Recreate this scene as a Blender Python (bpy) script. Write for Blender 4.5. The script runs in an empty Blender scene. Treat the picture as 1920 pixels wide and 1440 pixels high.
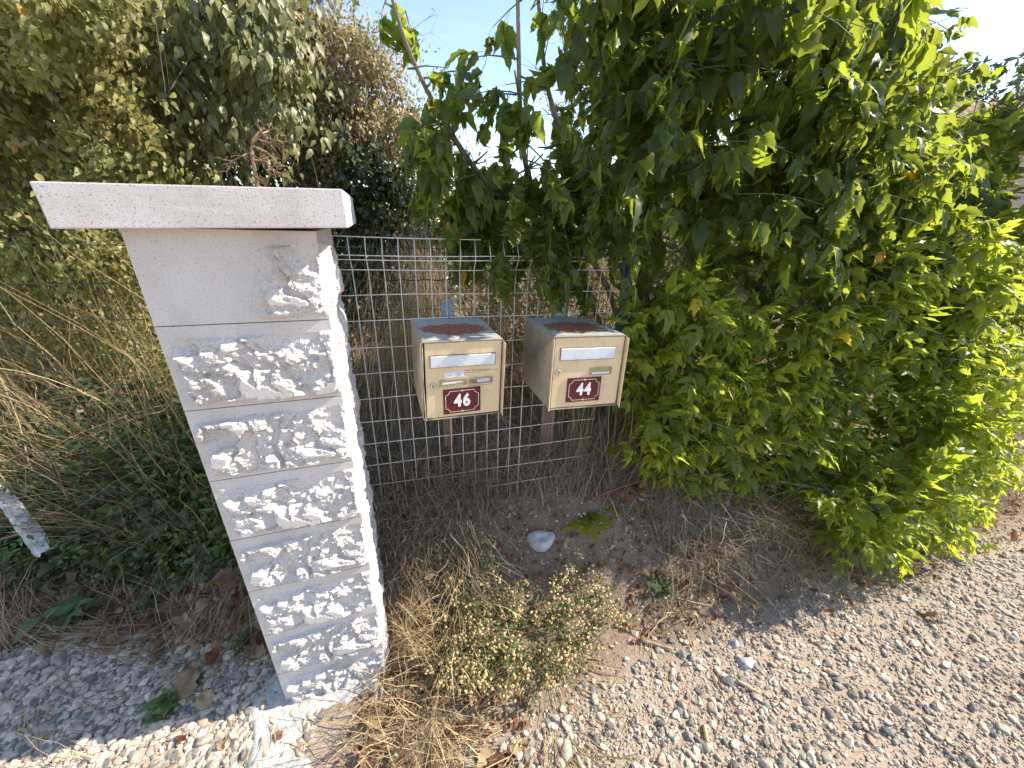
import bpy, math, random
import numpy as np
from mathutils import Vector, Matrix
rng = np.random.default_rng(7); random.seed(7)
S = bpy.context.scene; COL = S.collection
def R3(a): return np.array(a, dtype=float)

# ------------------------------------------------------------------ camera
F_PX, PITCH, ROLL, CAM_H = 707.8, 0.41095, 0.03628, 1.5908
fw = R3([0, math.cos(PITCH), -math.sin(PITCH)]); up0 = R3([0, math.sin(PITCH), math.cos(PITCH)]); rt0 = R3([1, 0, 0])
CR = math.cos(ROLL)*rt0 + math.sin(ROLL)*up0; CU = -math.sin(ROLL)*rt0 + math.cos(ROLL)*up0
CAM = R3([0, 0, CAM_H])
cd = bpy.data.cameras.new('camera'); cam = bpy.data.objects.new('camera', cd); COL.objects.link(cam)
cam.matrix_world = Matrix(((CR[0], CU[0], -fw[0], 0), (CR[1], CU[1], -fw[1], 0), (CR[2], CU[2], -fw[2], CAM_H), (0, 0, 0, 1)))
cd.sensor_width = 36; cd.lens = F_PX/1920*36; cd.clip_end = 2000; cd.clip_start = 0.02
S.camera = cam
# ------------------------------------------------------------------ sky, sun, exposure
SUN_EL, SUN_AZ = math.radians(39.8), math.radians(12.7)      # azimuth from +x towards +y
sdir = R3([math.cos(SUN_EL)*math.cos(SUN_AZ), math.cos(SUN_EL)*math.sin(SUN_AZ), math.sin(SUN_EL)])
w = bpy.data.worlds.new('World'); S.world = w; w.use_nodes = True
nt = w.node_tree; nt.nodes.clear()
sky = nt.nodes.new('ShaderNodeTexSky'); sky.sky_type = 'NISHITA'; sky.sun_disc = False
sky.sun_elevation = SUN_EL; sky.sun_rotation = math.pi/2 - SUN_AZ; sky.altitude = 200; sky.air_density = 1.1; sky.dust_density = .25; sky.ozone_density = 1.8
tc = nt.nodes.new('ShaderNodeTexCoord'); mp = nt.nodes.new('ShaderNodeMapping'); mp.inputs['Scale'].default_value = (1.2, 1.2, 4.0); mp.inputs['Rotation'].default_value = (0, .35, 0)
nz = nt.nodes.new('ShaderNodeTexNoise'); nz.inputs['Scale'].default_value = 2.6; nz.inputs['Detail'].default_value = 7; nz.inputs['Roughness'].default_value = .55; nz.inputs['Distortion'].default_value = .5
rp = nt.nodes.new('ShaderNodeValToRGB'); rp.color_ramp.elements[0].position = .48; rp.color_ramp.elements[1].position = .72
mm = nt.nodes.new('ShaderNodeMath'); mm.operation = 'MULTIPLY'; mm.inputs[1].default_value = .45
mx = nt.nodes.new('ShaderNodeMix'); mx.data_type = 'RGBA'; mx.inputs[7].default_value = (3.0, 3.3, 3.7, 1)
bg = nt.nodes.new('ShaderNodeBackground'); bg.inputs['Strength'].default_value = .155; wo = nt.nodes.new('ShaderNodeOutputWorld')
L = nt.links.new
L(tc.outputs['Generated'], mp.inputs['Vector']); L(mp.outputs[0], nz.inputs['Vector']); L(nz.outputs['Fac'], rp.inputs[0]); L(rp.outputs[0], mm.inputs[0])
hz_ = nt.nodes.new('ShaderNodeMix'); hz_.data_type = 'RGBA'; hz_.inputs[0].default_value = .10; hz_.inputs[7].default_value = (2.7, 2.35, 2.05, 1); L(sky.outputs[0], hz_.inputs[6])
L(mm.outputs[0], mx.inputs[0]); L(hz_.outputs[2], mx.inputs[6]); L(mx.outputs[2], bg.inputs[0]); L(bg.outputs[0], wo.inputs[0])
sl = bpy.data.lights.new('sun', 'SUN'); sl.energy = 4.7; sl.angle = math.radians(.53); sl.color = (1, .90, .745)
so = bpy.data.objects.new('sun', sl); COL.objects.link(so); so.rotation_euler = Vector(sdir).to_track_quat('Z', 'Y').to_euler(); so.location = (4, 2, 8)
S.view_settings.view_transform = 'Standard'; S.view_settings.look = 'None'; S.view_settings.gamma = 1; S.view_settings.exposure = 1.12
S.render.engine = 'CYCLES'; S.cycles.max_bounces = 6; S.cycles.transmission_bounces = 4; S.cycles.diffuse_bounces = 4; S.cycles.glossy_bounces = 2

# ------------------------------------------------------------------ maths helpers
def ray(x, y):
    d = fw*F_PX + CR*(x-960) - CU*(y-720); return d/np.linalg.norm(d)
def at(x, y, Y):
    d = ray(x, y); return CAM + d*(Y/d[1])
def onplane(x, y, P, n):
    d = ray(x, y); return CAM + d*(np.dot(R3(P)-CAM, n)/np.dot(d, n))
def gpt(x, y, z=0.): return onplane(x, y, [0, 0, z], R3([0, 0, 1]))
def atv(px, py, Y):
    px = np.asarray(px, float); d = fw[None]*F_PX + CR[None]*(px-960)[:, None] - CU[None]*(np.asarray(py, float)-720)[:, None]
    return CAM[None] + d*(np.asarray(Y)/d[:, 1])[:, None]
def unit(v): return v/np.maximum(np.linalg.norm(v, axis=-1, keepdims=True), 1e-9)
_tab = np.random.default_rng(3).random(4096)
def vnoise(p):
    p = np.asarray(p, float); i = np.floor(p).astype(np.int64); f = p-i; f = f*f*(3-2*f); o = 0
    for dx in (0, 1):
        for dy in (0, 1):
            for dz in (0, 1):
                h = _tab[((i[..., 0]+dx)*73856093 ^ (i[..., 1]+dy)*19349663 ^ (i[..., 2]+dz)*83492791) & 4095]
                o = o + h*(f[..., 0] if dx else 1-f[..., 0])*(f[..., 1] if dy else 1-f[..., 1])*(f[..., 2] if dz else 1-f[..., 2])
    return o
def fbm(p, n=4, g=.5):
    a, s, t = 1., 0., 0.; p = np.asarray(p, float)
    for k in range(n): s = s + a*vnoise(p*2**k+k*17.3); t += a; a *= g
    return s/t
def sst(a, b, x): t = np.clip((x-a)/(b-a), 0, 1); return t*t*(3-2*t)
def inpoly(x, y, poly):
    c = np.zeros(len(x), bool); n = len(poly)
    for i in range(n):
        x1, y1 = poly[i]; x2, y2 = poly[(i+1) % n]
        if y1 == y2: continue
        k = ((y1 > y) != (y2 > y)) & (x < (x2-x1)*(y-y1)/(y2-y1)+x1); c ^= k
    return c
def sample_poly(poly, n, rg=rng):
    P = np.array(poly, float); a, b = P.min(0), P.max(0); X, Y = [], []; tot = 0
    while tot < n:
        x = rg.uniform(a[0], b[0], n*2); y = rg.uniform(a[1], b[1], n*2); k = inpoly(x, y, poly); X.append(x[k]); Y.append(y[k]); tot += k.sum()
    return np.concatenate(X)[:n], np.concatenate(Y)[:n]

# ------------------------------------------------------------------ object helpers
def tag(o, label=None, cat=None, group=None, kind=None):
    if label: o['label'] = label
    if cat: o['category'] = cat
    if group: o['group'] = group
    if kind: o['kind'] = kind
    return o
def thing(name, label, cat, loc=(0, 0, 0), rotz=0, group=None):
    o = bpy.data.objects.new(name, None); COL.objects.link(o); o.location = loc; o.rotation_euler = (0, 0, rotz); o.empty_display_size = .05
    return tag(o, label, cat, group)
def mk(name, V, F, mat, parent=None, smooth=False, rnd=None, mats=None, mi=None):
    """V (n,3); F: (m,3) or (m,4) array, list of such arrays or list of tuples"""
    V = np.asarray(V, np.float32); me = bpy.data.meshes.new(name)
    if isinstance(F, np.ndarray): F = [F]
    if len(F) and isinstance(F[0], np.ndarray) and F[0].ndim == 2:
        F = [f for f in F if len(f)]
        li = np.concatenate([f.ravel() for f in F]).astype(np.int32); ct = np.concatenate([np.full(len(f), f.shape[1], np.int32) for f in F])
    else:
        ct = np.array([len(f) for f in F], np.int32); li = np.array([i for f in F for i in f], np.int32)
    st = np.concatenate([[0], np.cumsum(ct)[:-1]]).astype(np.int32)
    me.vertices.add(len(V)); me.vertices.foreach_set('co', V.ravel())
    me.loops.add(len(li)); me.loops.foreach_set('vertex_index', li)
    me.polygons.add(len(ct)); me.polygons.foreach_set('loop_start', st); me.polygons.foreach_set('loop_total', ct)
    me.polygons.foreach_set('use_smooth', np.full(len(ct), bool(smooth)))
    for m in (mats or [mat]): me.materials.append(m)
    if mi is not None: me.polygons.foreach_set('material_index', np.asarray(mi, np.int32))
    if rnd is not None:
        a = me.attributes.new('rnd', 'FLOAT', 'POINT'); a.data.foreach_set('value', np.asarray(rnd, np.float32))
    me.update(calc_edges=True); me.validate()
    o = bpy.data.objects.new(name, me); COL.objects.link(o)
    if parent: o.parent = parent
    return o
class MB:
    def __init__(s): s.V = []; s.T = []; s.Q = []; s.R = []; s.n = 0; s.G = []
    def add(s, V, F, r=0.):
        V = np.asarray(V, float).reshape(-1, 3)
        for f in F:
            f = tuple(int(i)+s.n for i in f)
            (s.T if len(f) == 3 else s.Q if len(f) == 4 else s.G).append(f)
        s.V.append(V); s.R.append(np.full(len(V), r) if np.isscalar(r) else r); s.n += len(V)
    def addn(s, V, T=None, Q=None, r=0.):
        V = np.asarray(V, float).reshape(-1, 3)
        if T is not None: s.T += [tuple(f) for f in (np.asarray(T)+s.n)]
        if Q is not None: s.Q += [tuple(f) for f in (np.asarray(Q)+s.n)]
        s.V.append(V); s.R.append(np.full(len(V), r) if np.isscalar(r) else r); s.n += len(V)
    def box(s, c, d, ax=None, bev=0., r=0.):
        c = R3(c); h = R3(d)/2; ax = np.eye(3) if ax is None else ax
        if bev <= 0:
            P = [[x*h[0], y*h[1], z*h[2]] for z in (-1, 1) for y in (-1, 1) for x in (-1, 1)]
            F = [(0, 2, 3, 1), (4, 5, 7, 6), (0, 1, 5, 4), (2, 6, 7, 3), (0, 4, 6, 2), (1, 3, 7, 5)]
        else:
            P = []; ix = {}
            for sx in (-1, 1):
                for sy in (-1, 1):
                    for sz in (-1, 1):
                        for k in range(3):
                            q = [sx*h[0], sy*h[1], sz*h[2]]
                            for j in range(3):
                                if j != k: q[j] -= (sx, sy, sz)[j]*bev
                            ix[sx, sy, sz, k] = len(P); P.append(q)
            F = []
            for k in range(3):
                a, b = [(1, 2), (0, 2), (0, 1)][k]
                for sg in (-1, 1):
                    f = []
                    for (u, v) in ((-1, -1), (1, -1), (1, 1), (-1, 1)):
                        t = [0, 0, 0]; t[k] = sg; t[a] = u; t[b] = v; f.append(ix[t[0], t[1], t[2], k])
                    F.append(tuple(f))
            for k in range(3):
                a, b = [(1, 2), (0, 2), (0, 1)][k]
                for u in (-1, 1):
                    for v in (-1, 1):
                        t = [0, 0, 0]; t[a] = u; t[b] = v; t[k] = -1; t2 = list(t); t2[k] = 1
                        F.append((ix[(*t, a)], ix[(*t2, a)], ix[(*t2, b)], ix[(*t, b)]))
            for sx in (-1, 1):
                for sy in (-1, 1):
                    for sz in (-1, 1): F.append(tuple(ix[sx, sy, sz, k] for k in range(3)))
        s.add(np.array(P)@np.asarray(ax)+c, F, r)
    def tube(s, P, rad, n=6, r=0., cap=True):
        P = np.asarray(P, float); K = len(P); rad = np.full(K, rad) if np.isscalar(rad) else np.asarray(rad)
        T = np.gradient(P, axis=0); T = unit(T); ref = R3([0, 0, 1]) if abs(T[0][2]) < .9 else R3([1, 0, 0])
        V = []; a = np.arange(n)*2*math.pi/n
        for k in range(K):
            X = np.cross(T[k], ref); X /= np.linalg.norm(X)+1e-9; Y = np.cross(X, T[k]); ref = Y if False else ref
            V.append(P[k]+rad[k]*(np.cos(a)[:, None]*X+np.sin(a)[:, None]*Y))
        F = [(k*n+i, k*n+(i+1) % n, (k+1)*n+(i+1) % n, (k+1)*n+i) for k in range(K-1) for i in range(n)]
        if cap: F += [tuple(range(n))[::-1], tuple((K-1)*n+i for i in range(n))]
        s.add(np.concatenate(V), F, r)
    def build(s, name, mat, parent=None, smooth=False, rnd=False):
        V = np.concatenate(s.V); 
        return mk(name, V, s.T+s.Q+s.G, mat, parent, smooth, np.concatenate(s.R) if rnd else None)
def frames(d, upv):
    Y = unit(d); X = unit(np.cross(Y, upv)); Z = np.cross(X, Y); return np.stack([X, Y, Z], 1)   # rows = local axes in world
def scatter(tmpl, pos, M, sc, rnd, rgi=None):
    """tmpl list of (V,F quads/tris array); returns V,F,rnd"""
    N = len(pos); which = (rgi if rgi is not None else rng.integers(0, len(tmpl), N)); VV, FF, RR, off = [], [], [], 0
    sc = np.asarray(sc); sc = sc if sc.ndim == 2 else np.repeat(sc[:, None], 3, 1)
    for t, (V, F) in enumerate(tmpl):
        k = np.nonzero(which == t)[0]
        if not len(k): continue
        W = np.einsum('nvi,nij->nvj', V[None]*sc[k][:, None, :], M[k]) + pos[k][:, None]
        n = len(V); FF.append((F[None]+(np.arange(len(k))*n+off)[:, None, None]).reshape(-1, F.shape[1]))
        VV.append(W.reshape(-1, 3)); RR.append(np.repeat(rnd[k], n)); off += len(k)*n
    return np.concatenate(VV), np.concatenate(FF), np.concatenate(RR)
def ribbons(P, wd, side, taper=True):
    """P (N,K,3) -> flat-ish strips"""
    N, K, _ = P.shape; t = np.linspace(0, 1, K); prof = (1-t**2*.85) if taper else np.ones(K)
    side = unit(side)[:, None, :]*(wd[:, None]*prof)[:, :, None]*.5
    V = np.stack([P-side, P+side], 2).reshape(-1, 3); b = (np.arange(N)*K*2)[:, None]+(np.arange(K-1)*2)[None]
    F = np.stack([b, b+1, b+3, b+2], -1).reshape(-1, 4); return V, F

# ------------------------------------------------------------------ materials
def newmat(name):
    m = bpy.data.materials.new(name); m.use_nodes = True; t = m.node_tree; t.nodes.clear()
    out = t.nodes.new('ShaderNodeOutputMaterial'); b = t.nodes.new('ShaderNodeBsdfPrincipled'); t.links.new(b.outputs[0], out.inputs[0]); return m, t, b, out
def ramp(t, src, stops):
    r = t.nodes.new('ShaderNodeValToRGB'); e = r.color_ramp.elements
    e[0].position, e[0].color = stops[0][0], (*stops[0][1], 1); e[1].position, e[1].color = stops[-1][0], (*stops[-1][1], 1)
    for p, c in stops[1:-1]: x = e.new(p); x.color = (*c, 1)
    t.links.new(src, r.inputs[0]); return r.outputs[0]
def noise(t, scale, detail=4, rough=.6, dist=0, coord='Object', sc=(1, 1, 1)):
    c = t.nodes.new('ShaderNodeTexCoord'); m = t.nodes.new('ShaderNodeMapping'); m.inputs['Scale'].default_value = sc
    n = t.nodes.new('ShaderNodeTexNoise'); n.inputs['Scale'].default_value = scale; n.inputs['Detail'].default_value = detail; n.inputs['Roughness'].default_value = rough; n.inputs['Distortion'].default_value = dist
    t.links.new(c.outputs[coord], m.inputs[0]); t.links.new(m.outputs[0], n.inputs['Vector']); return n.outputs['Fac']
def mixc(t, fac, a, b, mode='MIX'):
    m = t.nodes.new('ShaderNodeMix'); m.data_type = 'RGBA'; m.blend_type = mode
    if hasattr(fac, 'links'): t.links.new(fac, m.inputs[0])
    else: m.inputs[0].default_value = fac
    for s, v in ((6, a), (7, b)):
        if hasattr(v, 'links'): t.links.new(v, m.inputs[s])
        else: m.inputs[s].default_value = (*v, 1)
    return m.outputs[2]
def bump(t, b, h, strength=.3, dist=.01):
    n = t.nodes.new('ShaderNodeBump'); n.inputs['Strength'].default_value = strength; n.inputs['Distance'].default_value = dist
    t.links.new(h, n.inputs['Height']); t.links.new(n.outputs[0], b.inputs['Normal'])
def simple(name, c1, c2, scale=20, rough=.7, bmp=0, bdist=.002, metal=0, lo=.35, hi=.65, sc=(1, 1, 1), spec=.4):
    m, t, b, o = newmat(name); n = noise(t, scale, 5, sc=sc); t.links.new(ramp(t, n, [(lo, c1), (hi, c2)]), b.inputs['Base Color'])
    b.inputs['Roughness'].default_value = rough; b.inputs['Metallic'].default_value = metal; b.inputs['Specular IOR Level'].default_value = spec
    if bmp: bump(t, b, noise(t, scale*4, 4, sc=sc), bmp, bdist)
    return m
def leafmat(name, stops, trans, tfac=.4, rough=.45, spec=.4, spot=None):
    m, t, b, o = newmat(name); a = t.nodes.new('ShaderNodeAttribute'); a.attribute_name = 'rnd'; col = ramp(t, a.outputs['Fac'], stops)
    n = noise(t, 60, 3); col = mixc(t, .5, col, ramp(t, n, [(.3, (.62, .62, .6)), (.7, (1.25, 1.25, 1.2))]), 'MULTIPLY')
    if spot: col = mixc(t, ramp(t, noise(t, 130, 2), [(.62, (0, 0, 0)), (.68, (1, 1, 1))]), col, spot)
    t.links.new(col, b.inputs['Base Color']); b.inputs['Roughness'].default_value = rough; b.inputs['Specular IOR Level'].default_value = spec
    tr = t.nodes.new('ShaderNodeBsdfTranslucent'); t.links.new(mixc(t, .5, mixc(t, 1., col, (5.0, 5.0, 3.6), 'MULTIPLY'), trans), tr.inputs[0])
    ms = t.nodes.new('ShaderNodeMixShader'); ms.inputs[0].default_value = tfac; t.links.new(b.outputs[0], ms.inputs[1]); t.links.new(tr.outputs[0], ms.inputs[2]); t.links.new(ms.outputs[0], o.inputs[0])
    bump(t, b, n, .25, .003); return m
def rndmat(name, stops, rough=.8, bmp=0, spec=.3, scale=80):
    m, t, b, o = newmat(name); a = t.nodes.new('ShaderNodeAttribute'); a.attribute_name = 'rnd'; col = ramp(t, a.outputs['Fac'], stops)
    n = noise(t, scale, 4); col = mixc(t, .6, col, ramp(t, n, [(.3, (.65, .65, .65)), (.7, (1.25, 1.25, 1.25))]), 'MULTIPLY')
    t.links.new(col, b.inputs['Base Color']); b.inputs['Roughness'].default_value = rough; b.inputs['Specular IOR Level'].default_value = spec
    if bmp: bump(t, b, n, bmp, .004)
    return m
M = {}
M['elder'] = leafmat('box_elder_leaf', [(0, (.028, .052, .013)), (.45, (.046, .080, .016)), (.8, (.075, .115, .021)), (.97, (.16, .18, .032)), (1, (.42, .26, .03))], (.64, .62, .05), .47, .42, .45)
M['elder_y'] = leafmat('young_box_elder_leaf', [(0, (.06, .092, .016)), (.5, (.105, .148, .022)), (.95, (.19, .225, .03)), (1, (.40, .30, .05))], (.76, .76, .06), .49, .42, .4)
M['olive'] = leafmat('shrub_leaf', [(0, (.075, .078, .025)), (.4, (.175, .165, .052)), (.8, (.31, .28, .11)), (.97, (.32, .25, .10)), (1, (.35, .17, .04))], (.32, .34, .06), .34, .5, .4)
M['droop'] = leafmat('large_shrub_leaf', [(0, (.07, .08, .028)), (.6, (.19, .19, .075)), (1, (.30, .27, .12))], (.20, .24, .05), .25, .42, .45)
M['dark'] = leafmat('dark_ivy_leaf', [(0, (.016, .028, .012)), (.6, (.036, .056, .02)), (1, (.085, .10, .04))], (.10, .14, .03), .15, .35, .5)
M['ivyg'] = leafmat('ground_ivy_leaf', [(0, (.025, .045, .014)), (.5, (.055, .085, .022)), (.9, (.10, .14, .035)), (1, (.20, .19, .06))], (.3, .38, .06), .28, .4, .5)
M['beige'] = leafmat('beige_hedge_leaf', [(0, (.08, .074, .032)), (.45, (.23, .19, .10)), (.8, (.36, .295, .175)), (1, (.48, .37, .22))], (.30, .26, .10), .28, .5, .35)  # olive-brown to pale beige tones, varied from leaf to leaf
M['weed'] = leafmat('weed_leaf', [(0, (.04, .075, .03)), (.6, (.09, .14, .055)), (1, (.16, .21, .09))], (.25, .34, .07), .3, .6, .3)
M['dryleaf'] = leafmat('dry_leaf', [(0, (.075, .035, .025)), (.2, (.17, .06, .035)), (.4, (.17, .10, .06)), (.7, (.27, .175, .10)), (.85, (.36, .26, .16)), (1, (.42, .33, .20))], (.40, .20, .08), .22, .7, .25)
M['straw'] = rndmat('dry_grass', [(0, (.12, .085, .05)), (.4, (.28, .20, .11)), (.8, (.45, .335, .18)), (1, (.58, .46, .27))], .7)
M['straw_b'] = rndmat('dead_brown_grass', [(0, (.10, .078, .056)), (.5, (.26, .20, .145)), (1, (.45, .36, .26))], .8)
M['pod'] = leafmat('seed_pod', [(0, (.30, .20, .10)), (.3, (.44, .34, .19)), (.7, (.56, .48, .31)), (1, (.64, .57, .42))], (.5, .40, .2), .25, .6, .3)
M['bark'] = simple('grey_bark', (.10, .09, .06), (.22, .20, .15), 30, .85, .4, sc=(1, 1, .3))
M['twig'] = simple('brown_twig', (.05, .035, .025), (.15, .11, .08), 40, .85)
M['deadtwig'] = simple('dead_twig', (.22, .12, .07), (.38, .25, .17), 50, .8)
M['gstem'] = simple('green_stem', (.07, .09, .035), (.14, .15, .07), 30, .6)
M['stone'] = rndmat('gravel_stone', [(0, (.15, .145, .145)), (.15, (.21, .20, .19)), (.32, (.39, .335, .28)), (.7, (.53, .455, .37)), (.9, (.63, .545, .445)), (.95, (.46, .35, .25)), (1, (.36, .24, .17))], .85, .4, .25, 120)

# white reconstituted stone
def stone_mat(name, warm):
    m, t, b, o = newmat(name); n1 = noise(t, 6, 6, .65); n2 = noise(t, 260, 3, .7)
    c = ramp(t, n1, [(.30, (.48, .44, .415)), (.5, (.56, .52, .50)), (.7, (.60, .565, .55))])
    if warm: c = mixc(t, ramp(t, noise(t, 3.2, 5, .7, .8), [(.5, (0, 0, 0)), (.7, (.55, .55, .55))]), c, (.50, .42, .33))
    c = mixc(t, ramp(t, noise(t, 2.2, 6, .7, 1.2, sc=(1.6, 1.6, .5)), [(.48, (0, 0, 0)), (.75, (.45, .45, .45))]), c, (.40, .36, .31))
    c = mixc(t, ramp(t, n2, [(.34, (1, 1, 1)), (.42, (0, 0, 0))]), c, (.27, .245, .215))
    t.links.new(c, b.inputs['Base Color']); b.inputs['Roughness'].default_value = .93; b.inputs['Specular IOR Level'].default_value = .2
    bump(t, b, noise(t, 330, 5, .75), .35, .0016); return m
M['block'] = stone_mat('split_face_stone', False); M['block_w'] = stone_mat('stained_stone', True)
M['cap'] = stone_mat('cap_stone', False)
for n_ in M['cap'].node_tree.nodes:
    if n_.type == 'VALTORGB' and len(n_.color_ramp.elements) == 3:
        for e_, c_ in zip(n_.color_ramp.elements, ((.55, .50, .485), (.63, .585, .57), (.67, .63, .62))): e_.color = (*c_, 1)
if 1: M['cap'].node_tree.nodes['Bump'].inputs['Strength'].default_value = .55; M['cap'].node_tree.nodes['Bump'].inputs['Distance'].default_value = .003
M['mortar'] = simple('mortar', (.16, .15, .13), (.26, .24, .21), 60, .95)
M['white_wire'] = simple('white_coated_wire', (.52, .50, .46), (.74, .73, .71), 40, .5)
M['green_wire'] = simple('green_coated_wire', (.012, .03, .025), (.03, .06, .045), 90, .5)
M['green_post'] = simple('green_post_paint', (.008, .045, .05), (.015, .075, .08), 12, .45)
M['galv'] = simple('galvanised_steel', (.20, .23, .27), (.29, .32, .36), 25, .45, metal=.3)
M['hole'] = simple('dark_hole', (.01, .01, .01), (.02, .02, .02), 10, .9)
M['wood'] = simple('weathered_wood', (.10, .065, .045), (.20, .14, .10), 12, .85, .4, sc=(6, 6, .6))
def door_mat():
    m, t, b, o = newmat('cream_door_paint'); c = ramp(t, noise(t, 7, 6, .7), [(.3, (.52, .385, .225)), (.5, (.66, .50, .305)), (.75, (.72, .56, .36))])
    c = mixc(t, ramp(t, noise(t, 30, 6, .8, sc=(1, 1, .25)), [(.60, (0, 0, 0)), (.74, (.5, .5, .5))]), c, (.30, .23, .15)); c = mixc(t, ramp(t, noise(t, 160, 3, .8), [(.68, (0, 0, 0)), (.72, (1, 1, 1))]), c, (.22, .13, .07))
    t.links.new(c, b.inputs['Base Color']); b.inputs['Roughness'].default_value = .42; bump(t, b, noise(t, 12, 3), .12, .004); return m
M['door'] = door_mat()
M['slot'] = None; M['white'] = simple('white_plastic', (.60, .61, .63), (.72, .73, .76), 18, .5)
M['white_dirty'] = simple('grubby_white_plastic', (.30, .29, .26), (.66, .66, .67), 25, .6, .3, .002)
M['maroon'] = simple('maroon_enamel', (.085, .008, .012), (.115, .012, .018), 8, .28)
M['plate_white'] = simple('white_enamel', (.72, .70, .68), (.80, .78, .77), 20, .3)
M['chrome'] = simple('lock_metal', (.50, .45, .36), (.60, .55, .46), 30, .35, metal=.55)
M['clear'] = simple('yellowed_plastic', (.30, .24, .10), (.40, .33, .16), 30, .25)
M['tan'] = simple('brown_scuffed', (.16, .11, .06), (.30, .22, .13), 90, .8)
M['ink'] = simple('faded_ink', (.16, .13, .13), (.30, .27, .27), 60, .8)
def box_mat():
    m, t, b, o = newmat('weathered_box_steel'); n = noise(t, 5, 7, .7); n2 = noise(t, 70, 4, .7)
    c = ramp(t, n, [(.32, (.20, .17, .125)), (.5, (.36, .31, .235)), (.68, (.46, .40, .30))])
    c = mixc(t, .5, c, ramp(t, n2, [(.3, (.55, .55, .55)), (.6, (1.2, 1.2, 1.2))]), 'MULTIPLY')
    t.links.new(c, b.inputs['Base Color']); b.inputs['Roughness'].default_value = .6; bump(t, b, n2, .1, .001); return m
def top_mat(seed):
    m, t, b, o = newmat('grey_zinc_top_with_rust'); n = noise(t, 30, 6, .75); c = ramp(t, n, [(.3, (.26, .265, .25)), (.7, (.44, .445, .42))])
    tcn = t.nodes.new('ShaderNodeTexCoord'); mpn = t.nodes.new('ShaderNodeMapping'); mpn.inputs['Location'].default_value = (-.13, -.135, 0)
    v = t.nodes.new('ShaderNodeVectorMath'); v.operation = 'MULTIPLY'; v.inputs[1].default_value = (8.2, 9.4 if seed else 12.5, 0) if True else (0, 0, 0)
    t.links.new(tcn.outputs['Object'], mpn.inputs[0]); t.links.new(mpn.outputs[0], v.inputs[0])
    ln = t.nodes.new('ShaderNodeVectorMath'); ln.operation = 'LENGTH'; t.links.new(v.outputs[0], ln.inputs[0])
    ad = t.nodes.new('ShaderNodeMath'); ad.operation = 'MULTIPLY_ADD'; ad.inputs[1].default_value = 1.9; t.links.new(noise(t, 14+7*seed, 6, .68), ad.inputs[0]); t.links.new(ln.outputs['Value'], ad.inputs[2])
    mk_ = ramp(t, ad.outputs[0], [(.0, (1, 1, 1)), (.99, (0, 0, 0))]); 
    mr = t.nodes.new('ShaderNodeMapRange'); mr.inputs[1].default_value = 1.78; mr.inputs[2].default_value = 1.86; mr.inputs[3].default_value = 1; mr.inputs[4].default_value = 0; t.links.new(ad.outputs[0], mr.inputs[0])
    rust = ramp(t, noise(t, 90, 4, .8), [(.35, (.13, .04, .028)), (.7, (.44, .16, .085))])
    t.links.new(mixc(t, mr.outputs[0], c, rust), b.inputs['Base Color']); b.inputs['Roughness'].default_value = .7; bump(t, b, n, .2, .001); return m
M['boxs'] = box_mat(); M['top0'] = top_mat(0); M['top1'] = top_mat(1)
def slot_mat():
    m, t, b, o = newmat('scuffed_white_flap'); c = ramp(t, noise(t, 14, 6, .8), [(.30, (.36, .35, .33)), (.42, (.60, .62, .65)), (.7, (.68, .70, .74))])
    t.links.new(c, b.inputs['Base Color']); b.inputs['Roughness'].default_value = .55; return m
M['slot'] = slot_mat()

# ------------------------------------------------------------------ ground
def right_gravel(x): return np.interp(x, [-.2, .12, .62, 1.15, 1.9, 3, 6, 14], [.55, .72, .98, 1.16, 1.36, 1.72, 2.6, 5.])
def left_gravel(x): return np.interp(x, [-6, -3, -2.1, -1.5, -1.1, -.85, -.6], [.75, .87, .93, .97, .93, .86, .75])
def hz(x, y):
    x = np.asarray(x, float); y = np.asarray(y, float)
    z = .05*sst(1.3, 2.6, y) + .42*sst(.98, 1.62, y-.15*np.clip(x, -1, 1))*sst(1.9, 1.2, x)*sst(-1.6, -.8, x) + .10*sst(1.2, 2.0, y)*sst(-.8, -1.6, x) + .012*(fbm(np.stack([x*3, y*3, x*0], -1), 3)-.5)
    z = z - .01*sst(.0, .6, right_gravel(x)-y)
    return z
def axis(a, b, n0, lo, hi):
    d = np.linspace(a, b, n0); k = np.geomspace(.05, 1, 22)
    return np.concatenate([(a-(a-lo)*k)[::-1], d, b+(hi-b)*k])
_g0 = gpt
def gpt(px, py, z=0.):
    h = 0.
    for _ in range(12): P = _g0(px, py, z+h); h = .5*h+.5*float(hz(P[0], P[1]))
    return P
gx = axis(-3.2, 4.2, 250, -220, 220); gy = axis(-.2, 4.0, 160, -120, 300)
GX, GY = np.meshgrid(gx, gy); GZ = hz(GX, GY) + .006*(fbm(np.stack([GX*28, GY*28, GX*0], -1), 3)-.5)
ni = len(gx); I = (np.arange(len(gy)-1)[:, None]*ni+np.arange(ni-1)[None]).ravel()
def ground_mat():
    m, t, b, o = newmat('dry_soil'); n1 = noise(t, 3, 6, .65); n2 = noise(t, 90, 5, .8); n3 = noise(t, 18, 5, .7)
    c = ramp(t, n1, [(.3, (.13, .088, .062)), (.55, (.22, .162, .118)), (.75, (.31, .235, .175))])
    c = mixc(t, .8, c, ramp(t, n2, [(.3, (.55, .55, .55)), (.7, (1.4, 1.4, 1.4))]), 'MULTIPLY')
    a = t.nodes.new('ShaderNodeAttribute'); a.attribute_name = 'rnd'
    g = ramp(t, n2, [(.3, (.22, .17, .13)), (.55, (.40, .325, .26)), (.75, (.52, .44, .355))])
    t.links.new(mixc(t, a.outputs['Fac'], c, g), b.inputs['Base Color']); b.inputs['Roughness'].default_value = .95; b.inputs['Specular IOR Level'].default_value = .15
    bump(t, b, n2, .8, .006); return m
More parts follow.
